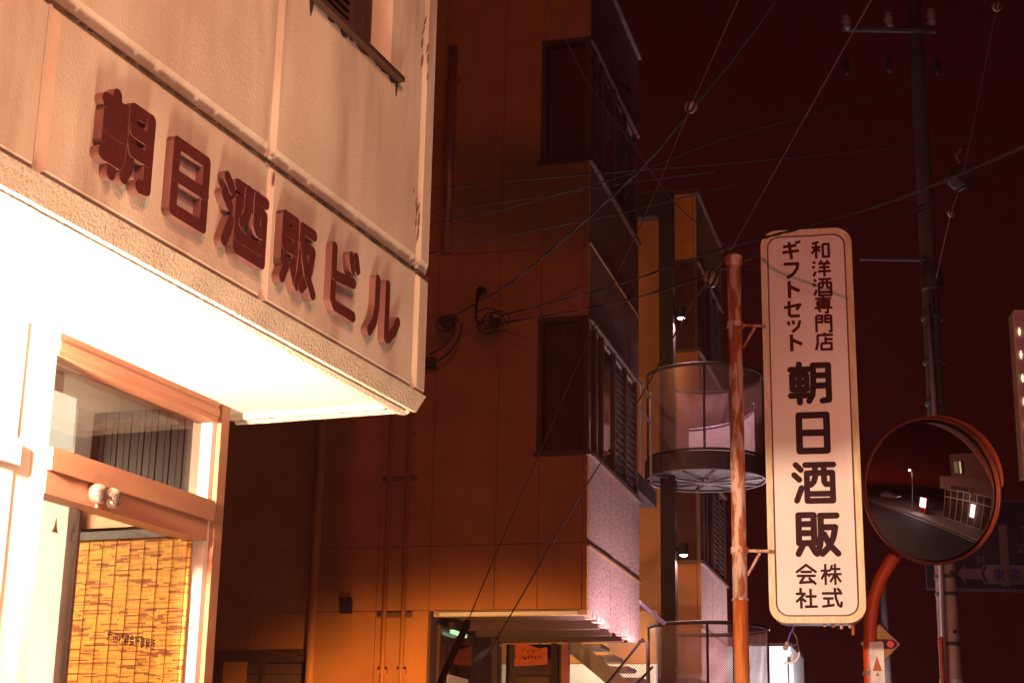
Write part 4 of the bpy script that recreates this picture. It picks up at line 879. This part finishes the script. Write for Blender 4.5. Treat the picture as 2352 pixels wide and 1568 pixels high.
wire('overhead_wire', 'faint wire just above the rising dark wire near the corner', [(990, 488, 12.4), (1150, 466, 12.6), (1300, 443, 12.8), (1480, 415, 13), (1640, 395, 13.4)], .004, cable_m)
wire('overhead_wire', 'faint wire sloping up from the duct to the wall corner', [(985, 583, 12), (1150, 545, 12.5), (1380, 500, 13.3), (1500, 472, 13.8), (1700, 420, 14.5)], .0045, cable_m)
wire('service_cable', 'thick twisted cable swooping up from the wall coil into the sky', [(1012, 742, 14.6), (1080, 705, 14.2), (1180, 645, 13.6), (1300, 545, 12.8), (1460, 400, 11.8), (1560, 285, 11.2), (1678, 142, 10.6), (1790, -10, 10)], .0058, cable_m, 'cable', 9)
wire('service_cable', 'upper twin cable from the wall coil across the top of the long sign', [(1150, 725, 14.7), (1400, 660, 12.2), (1555, 607, 10.2), (1665, 570, 8.8), (1760, 545, 7.75), (1900, 507, 7.2), (2100, 443, 6.6), (2380, 325, 6)], .0042, cable_m, 'cable', 22)
wire('service_cable', 'lower twin cable from the wall coil passing the pole top', [(1150, 742, 14.7), (1400, 699, 12.2), (1600, 640, 9.8), (1700, 602, 8.5), (1760, 580, 8.25), (1930, 530, 8.2), (2150, 460, 8.4), (2380, 338, 8.6)], .0042, cable_m, 'cable', 22)
wire('overhead_wire', 'thin wire under the twin cables rising to the right edge', [(1715, 620, 9.2), (1950, 548, 9.4), (2150, 470, 9.8), (2400, 345, 10.4)], .004, cable_m)
wire('guy_wire', 'pale straight wire from the pole top up into the sky', [(1684, 565, 8.0), (1790, 375, 7.4), (1900, 180, 6.9), (2012, -20, 6.4)], .0032, wirem)
wire('guy_wire', 'stay wire with striped ball insulator reaching the black guard tube', [(1705, -20, 8.6), (1587, 246, 9.0), (1490, 475, 9.4), (1380, 715, 9.8), (1235, 1050, 10.4), (1150, 1245, 10.7), (1072, 1432, 11.0)], .0042, wirem)
wire('guy_wire', 'stay wire from the rusty pole top down to the lower left', [(1684, 568, 8.0), (1590, 697, 8.4), (1490, 880, 9.0), (1400, 1030, 9.5), (1310, 1175, 10.0), (1200, 1365, 10.6), (1095, 1545, 11.2), (1030, 1660, 11.5)], .0048, wirem)
wire('guy_wire', 'thin wire with small insulators at the upper right', [(2306, -30, 12), (2290, 15, 12.2), (2212, 400, 13.5), (2185, 488, 14), (2150, 640, 15)], .0032, wirem)
wire('overhead_wire', 'kinked thin wire in front of the top corner window', [(1235, -30, 12.5), (1290, 70, 12.7), (1350, 190, 13), (1455, 335, 13.3), (1500, 400, 13.4), (1545, 460, 13.4), (1600, 512, 13.3), (1680, 575, 13.2)], .0055, wirem)
gt = thing('guy_guard_tube', 'black plastic guard tube on the stay wire by the porch', 'tube', at(1072, 1434, 11.0) * 1.0)
o_ = at(1072, 1434, 11.0)
MB().tube([V((0, 0, 0)), at(1010, 1568, 11.25) - o_, V((at(955, 1690, 11.45).x - o_.x, at(955, 1690, 11.45).y - o_.y, -o_.z))], .024, 12).build('tube', black, gt, True); MB().lathe([(.026, -.02), (.021, .03)], (0, 0, 0), 12, (.3, 0, 1)).build('tube_cap', black, gt)
def ball(label, x, y, d, r, dx, dy):
    t = thing('ball_insulator', label, 'insulator', at(x, y, d)); ax = (at(x + dx, y + dy, d) - at(x, y, d)).normalized(); s_ = V((0, -1, 0)).cross(ax).normalized()
    MB().lathe([(r * .25, -r), (r * .62, -r * .82), (r * .9, -r * .42), (r, 0), (r * .9, r * .42), (r * .62, r * .82), (r * .25, r)], (0, 0, 0), 16, ax).build('body', porc, t, True)
    for k in (-1, 1):
        P = [s_ * (k * r * .42 * cos(a)) + ax * (r * 1.06 * sin(a)) + V((0, -1, 0)) * (r * .95 * cos(a)) for a in [radians(-75 + 15 * j) for j in range(11)]]
        MB().tube(P, r * .13, 6).build('wire_groove', black, t, True)
ball('striped ball insulator on the stay wire beside the ochre roof', 1587, 246, 9.0, .040, -97, 229)
ball('larger looped insulator hanging left of the rusty pole top', 1634, 640, 8.3, .046, -20, 60)
ball('bright small insulator at the top right edge', 2290, 15, 12.2, .044, -20, 90)
ball('small bright insulator right of the utility pole', 2185, 488, 14.0, .040, -20, 90)
bi = thing('pole_fitting', 'pale angular fitting on the thin wire right of the utility pole', 'fitting', at(2207, 405, 13.6))
MB().lathe([(.02, -.14), (.09, -.10), (.12, 0), (.07, .09), (.03, .15)], (0, 0, 0), 7, (.5, .2, .9)).build('body', concrete, bi); MB().tube([(0, 0, .1), (-.03, 0, .2), (.02, 0, .26)], .012, 6).build('hook', greyst, bi)
# cable coils and hook on the ochre side wall
def coil(label, x, y, d, r, n, seed):
    rn = random.Random(seed); t = thing('cable_coil', label, 'cable coil', at(x, y, d)); mb = MB()
    for k in range(n):
        rr_ = r * rn.uniform(.5, 1.1); ox, oz = rn.uniform(-.5, .5) * r, rn.uniform(-.6, .3) * r; sq = rn.uniform(.5, 1)
        mb.tube([(ox + rr_ * cos(a), rn.uniform(-.01, .01) - .01 * k, oz + rr_ * sq * sin(a)) for a in [2 * pi * j / 20 for j in range(20 - rn.randint(0, 5))]], .0075, 6)
    mb.build('loops', cable_m, t, True); part('anchor', darkst, t, -.05, .05, .0, .06, -.04, .04); return t
coil('messy cable coil on the ochre wall where the twin cables end', 1135, 738, 14.78, .13, 8, 4)
coil('small cable coil on the ochre wall near the stucco edge', 1030, 742, 14.9, .085, 6, 5)
hk = thing('cable_hook', 'dark curved hook above the messy cable coil', 'hook', at(1098, 690, 15.0)); o_ = at(1098, 690, 15.0)
MB().tube([at(1112, 664, 15) - o_, at(1104, 662, 15) - o_, at(1099, 672, 15) - o_, at(1094, 700, 15) - o_, at(1094, 735, 15) - o_], [.022, .03, .026, .016, .012], 8).build('hook', black, hk, True); MB().lathe([(.03, 0), (.03, .04)], at(1112, 666, 15.0) - o_, 10, (0, 1, 0)).build('base', black, hk)
wire('service_cable', 'outer hanging loop of cable from the small coil to the dark box', [(1060, 738, 14.8), (1058, 765, 14.85), (1040, 800, 14.9), (1010, 826, 15), (985, 838, 15.05)], .011, cable_m, 'cable')
wire('service_cable', 'inner hanging loop of cable from the small coil to the corner', [(1045, 742, 14.8), (1040, 770, 14.85), (1020, 795, 14.9), (985, 815, 15)], .009, cable_m, 'cable')
jb = thing('junction_box', 'small dark junction box on the ochre wall at the stucco edge', 'box', at(990, 833, 15.2)); o_ = at(990, 833, 15.2)
part('box', black, jb, -.07, .05, -.03, .05, -.05, .05); part('box_lid', darkst, jb, -.065, .045, -.036, -.031, -.045, .045)

# ================================================================== thin red haze added for the lens glare and veil round the lamps
hz = MB().box(-60, 60, -60, 110, -1.5, 24).build('haze', M('haze_tmp', (1, 1, 1)))
hm = bpy.data.materials.new('glare_haze'); hm.use_nodes = True; _t = hm.node_tree; _t.nodes.clear()
_o = _t.nodes.new('ShaderNodeOutputMaterial'); _v = _t.nodes.new('ShaderNodeVolumePrincipled'); _v.inputs['Density'].default_value = .0006
_v.inputs['Color'].default_value = (.95, .33, .31, 1); _v.inputs['Anisotropy'].default_value = .3
_t.links.new(_v.outputs[0], _o.inputs['Volume']); hz.data.materials.clear(); hz.data.materials.append(hm); hz['kind'] = 'stuff'
